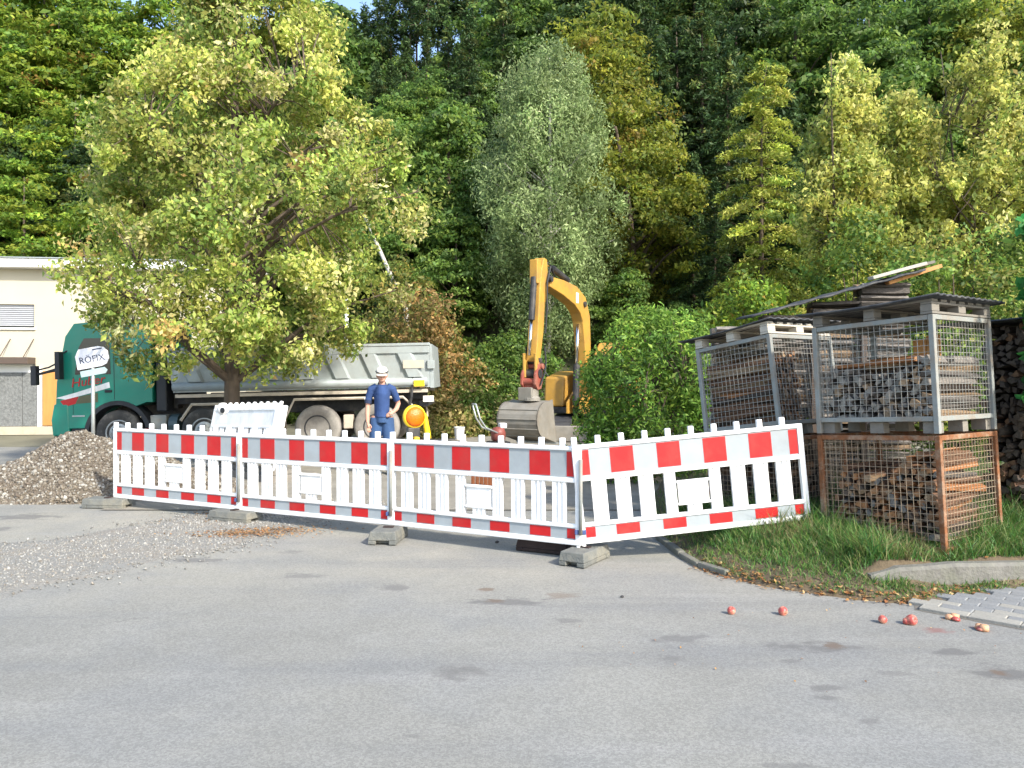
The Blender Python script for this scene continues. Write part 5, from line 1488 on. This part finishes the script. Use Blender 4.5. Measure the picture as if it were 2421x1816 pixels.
b.add([(x, y, 0.012 - 0.12 * abs(x) ** 1.2) for x, y in vis] + [(x, y, 0.004 - 0.12 * abs(x) ** 1.2) for x, y in vis],
      [tuple(range(13)), tuple(range(25, 12, -1))] + [(i, i + 13, i + 14, i + 1) for i in range(12)] + [(12, 25, 13, 0)], M=Mc)
b.build('brim', M['capcloth'], cp_o)
b = MB(); b.tube([(0.09 * math.cos(R(a_)), 0.005 - 0.112 * math.sin(R(a_)), 0.03) for a_ in range(0, 181, 15)], 0.009, 6, M=Mc); b.build('sunglasses', M['black'], cp_o)
b = MB(); b.lathe([(0.07, -0.06), (0.083, -0.02), (0.085, 0.004)], 16, M=Matrix.Translation((0, -0.02, 1.675)) @ Matrix.Diagonal((1.08, 1.1, 1, 1))); b.build('hair', M['hair'], person, smooth=True)
for s in (-1, 1):
    b = MB(); b.tube([(s * 0.12, 0.07, 0.055), (s * 0.13, -0.05, 0.055), (s * 0.145, -0.19, 0.035)], [0.05, 0.055, 0.038], 12); b.build('shoe', M['shoe'], person, smooth=True)

# ================================================================== vegetation
FOL = 1.52
def leaf_arrays(c, size, rg, up=0.6, out=None, droop=0.0, asp=0.5, fold=0.12):
    n = len(c)
    N = rg.normal(size=(n, 3)); N[:, 2] += up
    if out is not None: N += out
    N /= np.linalg.norm(N, axis=1, keepdims=True) + 1e-9
    a = np.cross(N, rg.normal(size=(n, 3)))
    a /= np.linalg.norm(a, axis=1, keepdims=True) + 1e-9
    if droop:
        a[:, 2] -= droop * rg.random(n)
        a /= np.linalg.norm(a, axis=1, keepdims=True) + 1e-9
        N -= a * np.sum(N * a, 1, keepdims=True)
        N /= np.linalg.norm(N, axis=1, keepdims=True) + 1e-9
    b_ = np.cross(N, a)
    s = size[:, None]
    V = np.stack([c - a * s * 0.5, c + b_ * s * asp * 0.5 + N * s * fold - a * s * 0.05, c + a * s * 0.5, c - b_ * s * asp * 0.5 + N * s * fold - a * s * 0.05], 1)
    return V.reshape(-1, 3)

def leaf_mesh(name, c, size, col, rg, m, **kw):
    V = leaf_arrays(c, size, rg, **kw)
    Fq = np.arange(len(V)).reshape(-1, 4)
    return arrmesh(name, V, Fq, m, np.repeat(col, 4, 0))

def colours(n, pal, wts, rg, clump_id=None, coherence=0.5, bri=0.18):
    pal = np.asarray(pal); wts = np.asarray(wts, float) / np.sum(wts)
    pick = rg.choice(len(pal), n, p=wts)
    if clump_id is not None:
        k = clump_id.max() + 1
        cp_ = rg.choice(len(pal), k, p=wts)
        pick = np.where(rg.random(n) < coherence, cp_[clump_id], pick)
        cb = np.exp(rg.normal(0, 0.22, k))
        br = cb[clump_id] * np.exp(rg.normal(0, bri, n))
    else:
        br = np.exp(rg.normal(0, bri, n))
    return np.clip(FOL * pal[pick] * br[:, None], 0.002, 0.8)

def clump_tree(env, zlo, zhi, height, nclump, per, crad, lsize, pal, wts, seed, trunk_r=0.14, limbs=16, up=0.5, droop=0.3, flat=0.6, twigs=True, bark='bark', inner=0.35, lean=(0, 0), stems=1, m='leaf', asp=0.5, hang=0.0, sides=7, clear=0.0, shell=0.55):
    """returns (trunk mesh, crown mesh). env(z, az) = crown radius at height z"""
    rg = np.random.default_rng(seed)
    zs = np.linspace(zlo, zhi, 60)
    w = np.array([np.mean([env(z, a_) for a_ in np.linspace(0, 6.28, 8)]) for z in zs]); w = np.clip(w, 0.02, None)
    z = rg.choice(zs, nclump, p=w / w.sum()) + rg.uniform(-.06, .06, nclump)
    az = rg.uniform(0, 2 * np.pi, nclump)
    rad = np.array([env(a_, b_) for a_, b_ in zip(z, az)]) * (inner + (1 - inner) * rg.random(nclump) ** shell)
    if clear: rad = np.where(z < clear, np.maximum(rad, 0.95), rad)
    C_ = np.stack([rad * np.cos(az), rad * np.sin(az), z], 1)
    C_[:, 0] += lean[0] * (z / height) ** 2; C_[:, 1] += lean[1] * (z / height) ** 2
    # limbs
    tb = MB()
    def trunk_at(h):
        t = h / height
        return Vector((lean[0] * t * t + 0.06 * math.sin(3 * t + seed), lean[1] * t * t + 0.05 * math.cos(4 * t + seed), h))
    for sidx in range(stems):
        off = Vector((0, 0, 0)) if stems == 1 else Vector((rg.uniform(-.25, .25), rg.uniform(-.2, .2), 0))
        spread = Vector((0, 0, 0)) if stems == 1 else Vector((rg.uniform(-1, 1), rg.uniform(-1, 1), 0)) * 0.10 * height
        pts = [trunk_at(height * k / 9) + off + spread * (k / 9) ** 1.3 for k in range(10)]
        rr_ = [trunk_r * (1.25 if k == 0 else 1) * (1 - k / 9.6) ** 0.85 / (1 if stems == 1 else 1.3) for k in range(10)]
        tb.tube(pts, rr_, sides)
    order = np.argsort(-rad + rg.normal(0, 0.3, nclump) * rad.mean())[:limbs]
    samp = []
    for i in order:
        c = Vector(C_[i])
        h0 = max(zlo * 0.75, c.z - 0.55 * float(rad[i]) - 0.2)
        h0 = min(h0, height * 0.9)
        p0 = trunk_at(h0)
        mid = p0.lerp(c, 0.5) + Vector((0, 0, 0.12 * float(rad[i])))
        q1 = p0.lerp(mid, 0.5) + Vector((rg.normal() * .05, rg.normal() * .05, 0.03)); q2 = mid.lerp(c, 0.5) + Vector((rg.normal() * .06, rg.normal() * .06, 0.0))
        r0 = max(0.018, trunk_r * 0.42 * (1 - h0 / height) ** 0.6)
        pl_ = [p0, q1, mid, q2, c]
        tb.tube(pl_, [r0, r0 * .85, r0 * .65, r0 * .4, r0 * .15], 5, cap=False)
        for k in range(8):
            t = 0.25 + 0.7 * k / 7
            s_ = t * 4; j = min(3, int(s_)); samp.append(pl_[j].lerp(pl_[j + 1], s_ - j))
    if twigs and samp:
        S_ = np.array([list(p) for p in samp])
        for i in range(nclump):
            d = np.linalg.norm(S_ - C_[i], axis=1); k = int(d.argmin())
            if 0.12 < d[k] < 2.2:
                a_ = Vector(S_[k]); c = Vector(C_[i])
                tb.tube([a_, a_.lerp(c, 0.5) + Vector((0, 0, 0.06)), c], [0.014, 0.010, 0.004], 4, cap=False)
    tmesh = tb.mesh('trunk', M[bark], True)
    # leaves
    cnt = rg.integers(int(per * 0.6), int(per * 1.4), nclump)
    cid = np.repeat(np.arange(nclump), cnt)
    n = len(cid)
    cr = crad * np.exp(rg.normal(0, 0.22, nclump))
    off = rg.normal(size=(n, 3)); off /= np.linalg.norm(off, axis=1, keepdims=True)
    off *= (rg.random(n) ** 0.45)[:, None] * cr[cid][:, None]
    off[:, 2] *= flat
    if hang:
        off[:, 2] -= hang * rg.random(n) ** 1.5 * cr[cid]
        shrink = 1 - 0.55 * np.clip(-off[:, 2] / (hang * cr[cid] + 1e-6), 0, 1)
        off[:, 0] *= shrink; off[:, 1] *= shrink
    outw = C_[cid] * np.array([1, 1, 0]); outw /= np.linalg.norm(outw, axis=1, keepdims=True) + 1e-6
    pos = C_[cid] + off
    pos[:, 2] -= 0.12 * np.hypot(off[:, 0], off[:, 1])
    col = colours(n, pal, wts, rg, cid)
    sz = lsize * np.exp(rg.normal(0, 0.26, n))
    cm = leaf_mesh('crown', pos, sz, col, rg, M[m], up=up, out=outw * 0.5 + off / (np.linalg.norm(off, axis=1, keepdims=True) + 1e-6) * 0.5, droop=droop, asp=asp)
    return tmesh, cm

def layered_tree(height, zlo, prof, nbranch, per, lsize, pal, wts, seed, trunk_r=0.12, bark='bark', tilt=0.1, sag=0.1, spread=0.28, thick=0.05, m='needle', asp=0.35, bend=0.0, up=1.2, droop=0.2):
    """tree of tiered branches; prof(t) = branch length at relative height t"""
    rg = np.random.default_rng(seed)
    tb = MB()
    def axis_(h):
        t = h / height
        return Vector((bend * max(0, t - 0.75) ** 2 * 16, 0.0, h - abs(bend) * max(0, t - 0.85) * 1.2))
    tb.tube([axis_(height * k / 10) for k in range(11)], [trunk_r * (1 - k / 10.5) for k in range(11)], 7)
    P_, I_ = [], []
    az0 = 0.0
    for i in range(nbranch):
        t = (i + rg.random()) / nbranch
        h = zlo + (height - zlo) * t
        Lb = prof(t) * rg.uniform(0.7, 1.15)
        az0 += 2.4 + rg.normal() * 0.35
        d = Vector((math.cos(az0), math.sin(az0), 0))
        p0 = axis_(h)
        def bp(s): return p0 + d * (Lb * s) + Vector((0, 0, tilt * Lb * s - sag * Lb * s * s))
        tb.tube([bp(0), bp(0.5), bp(1.0)], [0.035 * (1 - t * .6), 0.02 * (1 - t * .5), 0.005], 4, cap=False)
        n = int(per * (0.35 + Lb / max(0.3, prof(0.15))))
        s = 0.12 + 0.88 * rg.random(n) ** 0.75
        side = Vector((-d.y, d.x, 0))
        wv = spread * Lb * (1.05 - 0.65 * s) * rg.uniform(-1, 1, n)
        pp_ = np.array([list(bp(float(q_))) for q_ in s]) + np.outer(wv, np.array(side[:])) + rg.normal(size=(n, 3)) * thick
        pp_[:, 2] -= 0.25 * np.abs(wv) * sag * 2
        P_.append(pp_); I_.append(np.full(n, i))
    pos = np.concatenate(P_); cid = np.concatenate(I_)
    col = colours(len(pos), pal, wts, rg, cid, 0.5)
    cm = leaf_mesh('crown', pos, lsize * np.exp(rg.normal(0, .25, len(pos))), col, rg, M[m], up=up, droop=droop, asp=asp)
    return tb.mesh('trunk', M[bark], True), cm

def plant(name, meshes, loc, label, cat='tree', group=None, rz=0.0, s=1.0, sz=None):
    rt = empty(name, loc, (0, 0, rz), label, cat, group)
    rt.scale = (s, s, sz or s)
    link('trunk', meshes[0], rt)
    link('crown', meshes[1], rt)
    return rt

# ---- the leafy tree in front of the truck
tz = [1.75, 2.0, 2.35, 3.1, 3.9, 4.7, 5.5, 6.3, 7.5, 8.7, 9.8, 10.6]
tl = [0.9, 2.2, 2.85, 3.0, 2.85, 2.45, 2.45, 2.25, 1.25, 0.75, 0.6, 0.2]
trr = [0.3, 0.9, 2.1, 2.75, 2.7, 3.8, 3.45, 2.55, 2.0, 1.5, 0.9, 0.2]
def main_env(z, az):
    l = np.interp(z, tz, tl); r = np.interp(z, tz, trr)
    c = math.cos(az)
    f = r if c > 0 else l
    dep = 0.85 * (l + r) / 2
    return 0.97 * math.sqrt((f * c) ** 2 + (dep * math.sin(az)) ** 2) * (1 + 0.10 * math.sin(3 * az + z * 2.3) + 0.08 * math.sin(5 * az - z * 3.7))
yel = [(0.33, 0.33, 0.085), (0.25, 0.29, 0.062), (0.18, 0.245, 0.05), (0.42, 0.39, 0.17), (0.12, 0.18, 0.04), (0.36, 0.25, 0.09)]
mt = clump_tree(main_env, 2.0, 10.5, 10.3, 500, 205, 0.46, 0.092, yel, [3.5, 4, 3.5, 2.4, 1.8, 0.4], 4, clear=2.6, trunk_r=0.155, limbs=34, up=0.35, droop=0.9, flat=0.5, inner=0.3, sides=10, hang=0.75, shell=0.42)
tp = P(556, 950, 14.6)
plant('leafy_tree', mt, (tp.x, tp.y, -0.02), 'large yellow green broadleaf tree standing in front of the dump truck')

green = [(0.095, 0.155, 0.030), (0.07, 0.13, 0.027), (0.135, 0.19, 0.035), (0.05, 0.095, 0.022)]
lime = [(0.15, 0.205, 0.024), (0.105, 0.175, 0.022), (0.19, 0.22, 0.026), (0.065, 0.12, 0.018), (0.22, 0.14, 0.03)]
dark = [(0.040, 0.074, 0.024), (0.030, 0.058, 0.020), (0.060, 0.100, 0.026), (0.075, 0.09, 0.022)]
olive = [(0.16, 0.175, 0.022), (0.125, 0.15, 0.02), (0.20, 0.195, 0.028), (0.08, 0.115, 0.02), (0.20, 0.15, 0.03)]
birchp = [(0.19, 0.245, 0.10), (0.15, 0.205, 0.08), (0.235, 0.29, 0.13), (0.115, 0.165, 0.06)]
golden = [(0.40, 0.385, 0.10), (0.32, 0.335, 0.08), (0.23, 0.275, 0.065), (0.48, 0.45, 0.15), (0.16, 0.21, 0.05)]
brownp = [(0.20, 0.14, 0.055), (0.25, 0.15, 0.05), (0.14, 0.13, 0.04), (0.30, 0.20, 0.08), (0.11, 0.12, 0.03)]

def egg(h0, h1, r, k=0.42, lump=0.12, p=1.0):
    def f(z, az):
        t = min(1, max(0, (z - h0) / (h1 - h0)))
        a_ = t / k if t < k else (1 - t) / (1 - k)
        return r * (max(0.0, a_) ** (0.55 * p)) * (1 + lump * math.sin(3 * az + z * 1.7) + lump * math.sin(5 * az - z * 2.9)) * 0.97
    return f
def base_at(u, d, dz=0.0):
    x = (u - U0) * d / F
    return Vector((x, d, float(hz(x, d)) - 0.1 + dz)) if d > 20.5 else Vector((x, d, 0.0))
def topz(v, d): return EYE - (v - V0) * d / F

# pale feathery tree behind the excavator
bp_ = base_at(1296, 25.5); H_ = topz(128, 25.5) - bp_.z
mt = clump_tree(egg(0.8, H_ + 0.5, 2.45, 0.42, 0.10, 0.75), 0.9, H_ + 0.1, H_, 520, 135, 0.52, 0.118, birchp, [4, 3, 2, 2], 12, trunk_r=0.13, limbs=26, up=0.2, droop=1.2, flat=0.9, bark='bark_pale', hang=1.0, asp=0.34, inner=0.3, twigs=False)
plant('feathery_tree', mt, bp_, 'pale grey green feathery tree right behind the excavator arm')
# olive yellow trees right of it
bp_ = base_at(1500, 28.0); H_ = topz(75, 28.0) - bp_.z
mt = clump_tree(egg(0.3, H_ + 0.2, 3.0, 0.32, 0.14), 0.5, H_, H_, 340, 115, 0.62, 0.155, olive, [4, 4, 2, 3, 0.4], 13, trunk_r=0.16, limbs=22, up=0.7, droop=0.4, flat=0.4, twigs=False, lean=(-1.6, 0.0))
plant('olive_tree', mt, bp_, 'tall olive yellow tree right of the feathery tree')
# golden tiered conifer with a nodding tip
bp_ = base_at(1800, 23.5); H_ = topz(170, 23.5) - bp_.z
mt = layered_tree(H_ + 0.3, 0.4, lambda t: 1.75 * (1 - t) ** 0.6 + 0.36, 80, 300, 0.135, [(0.26, 0.28, 0.045), (0.21, 0.255, 0.04), (0.34, 0.325, 0.085), (0.13, 0.185, 0.036)], [4, 3, 2, 2], 14, tilt=0.18, sag=0.42, bend=0.16, thick=0.06, spread=0.34)
plant('golden_conifer', mt, bp_, 'slim golden green conifer with a nodding tip above the cages')
# golden leaved trees on the right
GA = 'golden leaved trees at the right'
for (u, d, vt, r, sd_, lab, st) in ((2000, 19.0, 150, 1.10, 15, 'narrow golden leaved tree next to the slim conifer', 2), (2140, 19.6, 230, 1.5, 16, 'shorter golden green tree between two taller golden trees', 3),
                                    (2340, 18.6, 85, 1.75, 17, 'tallest golden leaved tree near the right edge', 3)):
    bp_ = base_at(u, d); H_ = topz(vt, d) - bp_.z
    mt = clump_tree(egg(2.6, H_ + 0.2, r, 0.45, 0.30), 2.9, H_, H_, 250, 92, 0.36, 0.118, golden, [4, 4, 3, 1.5, 2], sd_, trunk_r=0.09, limbs=26, up=0.2, droop=0.9, flat=1.15, stems=st, hang=0.5, inner=0.15)
    plant('golden_tree', mt, bp_, lab, group=GA)
# bright hedge-like bush right of the excavator
bp_ = P(1560, 1010, 12.6); bp_.z = 0.0
mt = clump_tree(lambda z, az: 1.22 * min(1, max(0.0, 2.72 - z) / 0.9) ** 0.5 * (1 + 0.08 * math.sin(4 * az + 3 * z)), 0.15, 2.58, 2.2, 330, 90, 0.26, 0.085, [(0.135, 0.225, 0.034), (0.095, 0.18, 0.030), (0.175, 0.245, 0.040), (0.06, 0.12, 0.024)], [4, 4, 2, 2], 18, trunk_r=0.06, limbs=14, up=0.6, droop=0.1, flat=1.1, stems=3, inner=0.45, asp=0.35)
plant('green_bush', mt, bp_, 'dense bright green bush between the excavator and the cages', 'bush')
# rusty shrubs and bank growth left of the excavator
for (u, d, vt, w_, p_, wt_, sd_, lab) in ((1010, 22.5, 690, 1.75, brownp, [4, 3, 2, 2, 2], 19, 'rusty brown shrub behind the tail of the tipper'), (955, 24.0, 615, 1.6, [(0.16, 0.17, 0.035), (0.22, 0.17, 0.045), (0.10, 0.13, 0.03)], [3, 2, 3], 20, 'olive shrub above the rusty brown shrub'),
                                          (1110, 22.6, 905, 1.5, green[:3] + [(0.24, 0.22, 0.09)], [3, 2, 3, 1.5], 21, 'low green bank shrub left of the excavator bucket'), (1200, 24.5, 800, 2.0, green, [3, 3, 2, 1], 22, 'green shrub directly behind the excavator bucket'),
                                          (1040, 21.5, 940, 1.2, [(0.22, 0.19, 0.07), (0.13, 0.15, 0.04), (0.28, 0.22, 0.09)], [3, 3, 2], 23, 'dry straw green shrub near the white bucket')):
    bp_ = base_at(u, d); H_ = max(0.8, topz(vt, d) - bp_.z)
    mt = clump_tree(egg(-0.4, H_ + 0.1, w_, 0.35, 0.15), 0.1, H_, H_ * 0.85, 130, 75, 0.42, 0.12, p_, wt_, sd_, trunk_r=0.05, limbs=10, up=0.6, droop=0.4, flat=0.8, stems=3, twigs=False)
    plant('shrub', mt, bp_, lab, 'shrub', 'shrubs on the bank behind the site')
# green shrubs behind the log stacks
for (u, d, vt, w_, sd_, lab) in ((2260, 14.2, 520, 2.0, 24, 'green bramble shrub behind the open log stack'), (1770, 16.5, 640, 1.35, 25, 'yellow green shrub at the foot of the slim conifer'), (2040, 16.0, 500, 1.6, 26, 'dull olive shrub below the narrow golden tree'), (2440, 14.5, 540, 1.8, 27, 'green shrub at the right edge behind the dark log stack')):
    bp_ = base_at(u, d); H_ = topz(vt, d) - bp_.z
    pp_ = {24: (green + [(0.2, 0.2, 0.05)], [3, 2, 4, 1, 2]), 25: (lime, [3, 3, 2, 2, .3]), 26: (green + olive[:2], [3, 3, 2, 1, 2, 3]), 27: (green, [3, 2, 4, 1])}[sd_]
    mt = clump_tree(egg(-0.8, H_ + 0.1, w_, 0.4, 0.12), 0.1, H_, H_ * 0.85, 170, 90, 0.36, 0.10, pp_[0], pp_[1], sd_, trunk_r=0.06, limbs=10, up=0.5, droop=0.5, flat=0.8, stems=3, twigs=False)
    plant('shrub', mt, bp_, lab, 'shrub', 'shrubs behind the log stacks')
# broad-leaved shrub poking in at the right edge
mt = clump_tree(lambda z, az: 0.36, 1.2, 2.75, 2.6, 60, 60, 0.17, 0.10, [(0.03, 0.14, 0.03), (0.04, 0.18, 0.035), (0.06, 0.20, 0.04)], [2, 3, 1], 28, trunk_r=0.03, limbs=12, up=0.3, droop=0.9, asp=0.7)
plant('broad_leaved_shrub', mt, (4.82, 6.62, 0.2), 'deep green broad leaved shrub poking in at the right edge', 'shrub')
# bare leaning trunk
a_, c_ = P(835, 448, 26.0), P(917, 635, 25.0)
dv = (c_ - a_)
b = MB(); b.tube([a_, c_, c_ + dv * 0.5, c_ + dv * 0.5 + Vector((0.2, 0.3, -3.6))], [0.04, 0.065, 0.075, 0.09], 8); b.tube([a_, a_ + Vector((0.35, 0.1, 0.35)), a_ + Vector((0.75, 0.1, 0.55))], [0.05, 0.03, 0.01], 5); b.tube([a_.lerp(c_, .1), a_ + Vector((0.5, 0.0, -0.2))], [0.04, 0.01], 5)
o = b.build('dead_trunk', M['bark_pale'], smooth=True)
tag(o, 'bare grey dead trunk leaning behind the leafy tree', 'dead tree')

# ---- forest on the hillside
PROT = {}
def proto(key, fn):
    if key not in PROT: PROT[key] = fn()
    return PROT[key]
def broad(key, pal, wts, seed, r=3.0, h=10.0, nc=190, per=95, ls=0.215, flat=0.35, up=0.9, low=1.0):
    return proto(key, lambda: clump_tree(egg(low, h + 0.2, r, 0.45, 0.18), low + 0.2, h, h, nc, per, 0.75, ls, pal, wts, seed, trunk_r=0.17, limbs=16, up=up, droop=0.3, flat=flat, twigs=False))
def conif(key, pal, wts, seed, h=13.0, r=2.0, low=1.5, nb=120, per=85, ls=0.25):
    return proto(key, lambda: layered_tree(h, low, lambda t: r * (1 - t) ** 0.8 + 0.15, nb, per, ls, pal, wts, seed, trunk_r=0.18, tilt=-0.08, sag=0.22, thick=0.09, spread=0.3, asp=0.3))
def tall(key, seed):     # tall pine: bare stem, small crown high up
    return proto(key, lambda: layered_tree(15.0, 8.5, lambda t: 1.5 * (1 - t) ** 0.7 + 0.2, 46, 56, 0.30, dark, [3, 3, 1, 1], seed, trunk_r=0.13, tilt=0.05, sag=0.25, thick=0.12, asp=0.3))
KIND = {
    'beechA': lambda: broad('beechA', lime, [4, 4, 2, 3, 0.15], 31, 3.2, 10.5, flat=0.26, up=1.3, low=0.5),
    'beechB': lambda: broad('beechB', lime, [3, 5, 1, 4, 0.1], 32, 2.8, 9.5, flat=0.26, up=1.3, low=0.3),
    'greenA': lambda: broad('greenA', green, [3, 4, 2, 3], 33, 3.0, 10.0),
    'greenB': lambda: broad('greenB', green, [4, 3, 3, 2], 34, 2.6, 8.5, low=0.5),
    'darkA': lambda: broad('darkA', dark, [3, 3, 2, 1], 35, 3.0, 10.5),
    'oliveA': lambda: broad('oliveA', olive, [2, 4, 1, 4, 0.3], 36, 2.9, 10.0),
    'spruceA': lambda: conif('spruceA', dark, [3, 4, 1, 1], 37),
    'spruceB': lambda: conif('spruceB', dark, [4, 3, 2, 1], 38, 11.0, 1.8),
    'pine': lambda: tall('pine', 39), 'pine2': lambda: tall('pine2', 40),
}
LAB = {
    'L': ('yellow green beech on the slope above the house', 'beeches on the slope above the house'),
    'LB': ('dark tree between the beeches above the house', 'dark trees above the house'),
    'C': ('mid green tree in the wood left of the feathery tree', 'green trees in the dark wood at the centre'),
    'CD': ('dark tree in the shaded wood left of the feathery tree', 'dark conifers at the centre'),
    'CP': ('thin stemmed pine on the ridge against the sky', 'thin pines on the ridge'),
    'CP2': ('low green tree on the ridge between the thin pines', 'low green trees on the ridge'),
    'R': ('green broadleaf tree on the slope above the golden trees', 'green trees above the golden trees'),
    'RD': ('dark tree on the slope behind the olive tree', 'dark conifers right of centre'),
    'RO': ('olive brown tree high on the slope at the right', 'olive trees high at the right'),
}
trn = random.Random(77)
def forest(kind, region, spots):
    for (u, d, s) in spots:
        bp2 = base_at(u, d); bp2.z -= 0.2
        PENDING.append((region, u, plant({'beechA': 'beech_tree', 'beechB': 'beech_tree', 'spruceA': 'conifer', 'spruceB': 'conifer', 'pine': 'pine_tree', 'pine2': 'pine_tree'}.get(kind, 'forest_tree'),
              KIND[kind](), bp2, LAB[region][0], group=LAB[region][1], rz=trn.uniform(0, 6.28), s=s * trn.uniform(0.94, 1.06))))
# left: beeches above the house
PENDING = []
forest('beechA', 'L', [(60, 35.5, 0.95), (300, 36.0, 1.0), (-90, 38, 1.0), (180, 40, 1.05), (430, 40.5, 1.05), (20, 44, 1.25), (330, 46, 1.25), (-60, 47, 1.35), (140, 45.5, 1.35), (240, 48, 1.4), (420, 47, 1.4), (520, 46, 1.4), (100, 49, 1.7), (20, 50, 1.7)])
forest('beechB', 'L', [(170, 34.4, 0.7), (400, 34.8, 0.8), (10, 34.3, 0.62), (560, 36.5, 0.95), (250, 43, 1.0), (120, 47, 1.15)])
forest('darkA', 'LB', [(110, 41.5, 1.0), (240, 38.5, 0.9), (-20, 41, 1.0), (400, 44, 1.1), (560, 43, 1.1), (80, 50, 1.2), (480, 49, 1.2), (230, 51, 1.2)])
# centre: dark wood
forest('greenB', 'C', [(960, 27.0, 0.62), (1080, 26.2, 0.60), (900, 30.0, 0.8), (1060, 29.5, 0.75), (820, 29.0, 0.8), (700, 31.0, 0.85), (940, 32.0, 0.72), (1150, 28.0, 0.7)])
forest('greenA', 'C', [(815, 46.5, 1.45), (755, 42.0, 1.5), (850, 42.5, 1.15), (1130, 34.5, 0.7), (1210, 38.0, 0.95), (780, 40.5, 0.95), (700, 43.0, 1.15), (600, 45.0, 1.3), (830, 44.0, 1.05), (850, 35.5, 0.85), (740, 38.0, 0.9), (640, 34.0, 0.9), (1010, 33.5, 0.6)])
forest('spruceA', 'CD', [(1010, 36.0, 0.55), (1110, 33.0, 0.65), (1190, 35.0, 0.8), (890, 38.0, 0.66), (1240, 42.0, 1.0), (1060, 38.5, 0.58)])
forest('spruceB', 'CD', [(1080, 35.5, 0.62), (960, 36.0, 0.62), (1150, 30.5, 0.6), (925, 38.5, 0.62)])
forest('darkA', 'CD', [(1240, 46.0, 1.1), (790, 47.5, 1.3), (700, 46, 1.3)])
forest('pine', 'CP', [(1012, 41.5, 0.8), (1060, 44.0, 0.85), (925, 43.5, 0.82), (1120, 42.5, 0.82), (865, 44.5, 0.85), (970, 43.0, 0.8)])
forest('pine2', 'CP', [(985, 45.0, 0.85), (1090, 45.5, 0.85), (1160, 44.0, 0.85), (1035, 47.0, 0.9), (900, 47.5, 0.9), (1210, 45.0, 0.95)])
forest('greenB', 'CP2', [(880, 41.5, 0.62), (950, 42.0, 0.66), (1045, 41.0, 0.64), (1135, 41.5, 0.70), (1000, 46.5, 0.8), (1090, 48.0, 0.85), (1180, 47.0, 0.9), (900, 46.0, 0.85)])
# right
forest('spruceA', 'RD', [(1660, 31.0, 0.9), (1720, 28.5, 0.75), (1500, 35.0, 1.0), (1690, 26.0, 0.5)])
forest('spruceB', 'RD', [(1640, 27.5, 0.6), (1560, 31.0, 0.8), (1860, 28.0, 0.8)])
forest('darkA', 'RD', [(1450, 38.0, 1.0), (1640, 36.5, 1.0), (1740, 34.0, 0.95), (1400, 33.5, 0.85), (1600, 33.0, 0.85), (1340, 36.5, 0.95), (1800, 30.5, 0.8)])
forest('greenA', 'R', [(1510, 36.5, 1.0), (1690, 38.5, 1.05), (1330, 39.0, 1.0), (1880, 33.5, 1.0), (2050, 31.0, 0.95), (1760, 38.5, 1.0), (2200, 34.0, 1.1), (1970, 38.0, 1.0), (2130, 27.0, 0.8), (2500, 30.0, 1.0)])
forest('greenB', 'R', [(1560, 39.0, 1.05), (1680, 40.5, 1.1), (1990, 25.5, 0.8), (2280, 28.0, 1.0), (1390, 41.0, 1.1), (2400, 24.5, 0.9), (1840, 41.0, 1.15), (1480, 25.5, 0.45), (1600, 24.5, 0.42)])
forest('darkA', 'R', [(2100, 38.0, 1.1), (1900, 43.0, 1.1), (2320, 37.0, 1.1)])
forest('oliveA', 'RO', [(2330, 32.0, 1.05), (2450, 34.5, 1.1), (1430, 33.0, 0.95), (2240, 40.0, 1.15), (2550, 38.0, 1.1)])

# every tree gets its place in its row, counted from the left
ORD = 'leftmost second third fourth fifth sixth seventh eighth ninth tenth eleventh twelfth thirteenth fourteenth fifteenth sixteenth seventeenth eighteenth nineteenth twentieth twenty-first twenty-second'.split()
for reg in LAB:
    row = sorted([(u_, i_, t_) for i_, (r_, u_, t_) in enumerate(PENDING) if r_ == reg])
    for k, (_, _, t_) in enumerate(row):
        t_['label'] = LAB[reg][0] + ', ' + (ORD[k] if k == 0 else ORD[k] + ' from left')

# ---- undergrowth covering the slope
rg = np.random.default_rng(90)
n_c = 2600
cx = rg.uniform(-22, 24, n_c); cy = 20.8 + 26 * rg.random(n_c) ** 1.3
ok = cy > hill_y0(cx) - 0.4
cx, cy = cx[ok], cy[ok]
cz = hz(cx, cy)
per = 26
cid = np.repeat(np.arange(len(cx)), per)
off = rg.normal(size=(len(cid), 3)) * np.array([0.34, 0.34, 0.22])
pos = np.stack([cx[cid], cy[cid], np.maximum(cz[cid], -0.02) + 0.18], 1) + off
pos[:, 2] = np.maximum(pos[:, 2], hz(pos[:, 0], pos[:, 1]) + 0.03)
col = colours(len(cid), green + [(0.18, 0.18, 0.05), (0.16, 0.10, 0.04)], [3, 4, 2, 4, 1, 0.6], rg, cid, 0.6)
o = link('undergrowth', leaf_mesh('undergrowth', pos, 0.15 * np.exp(rg.normal(0, .25, len(cid))), col, rg, M['leaf'], up=0.8, droop=0.4))
tag(o, 'low green undergrowth covering the forest slope', 'undergrowth', kind='stuff')
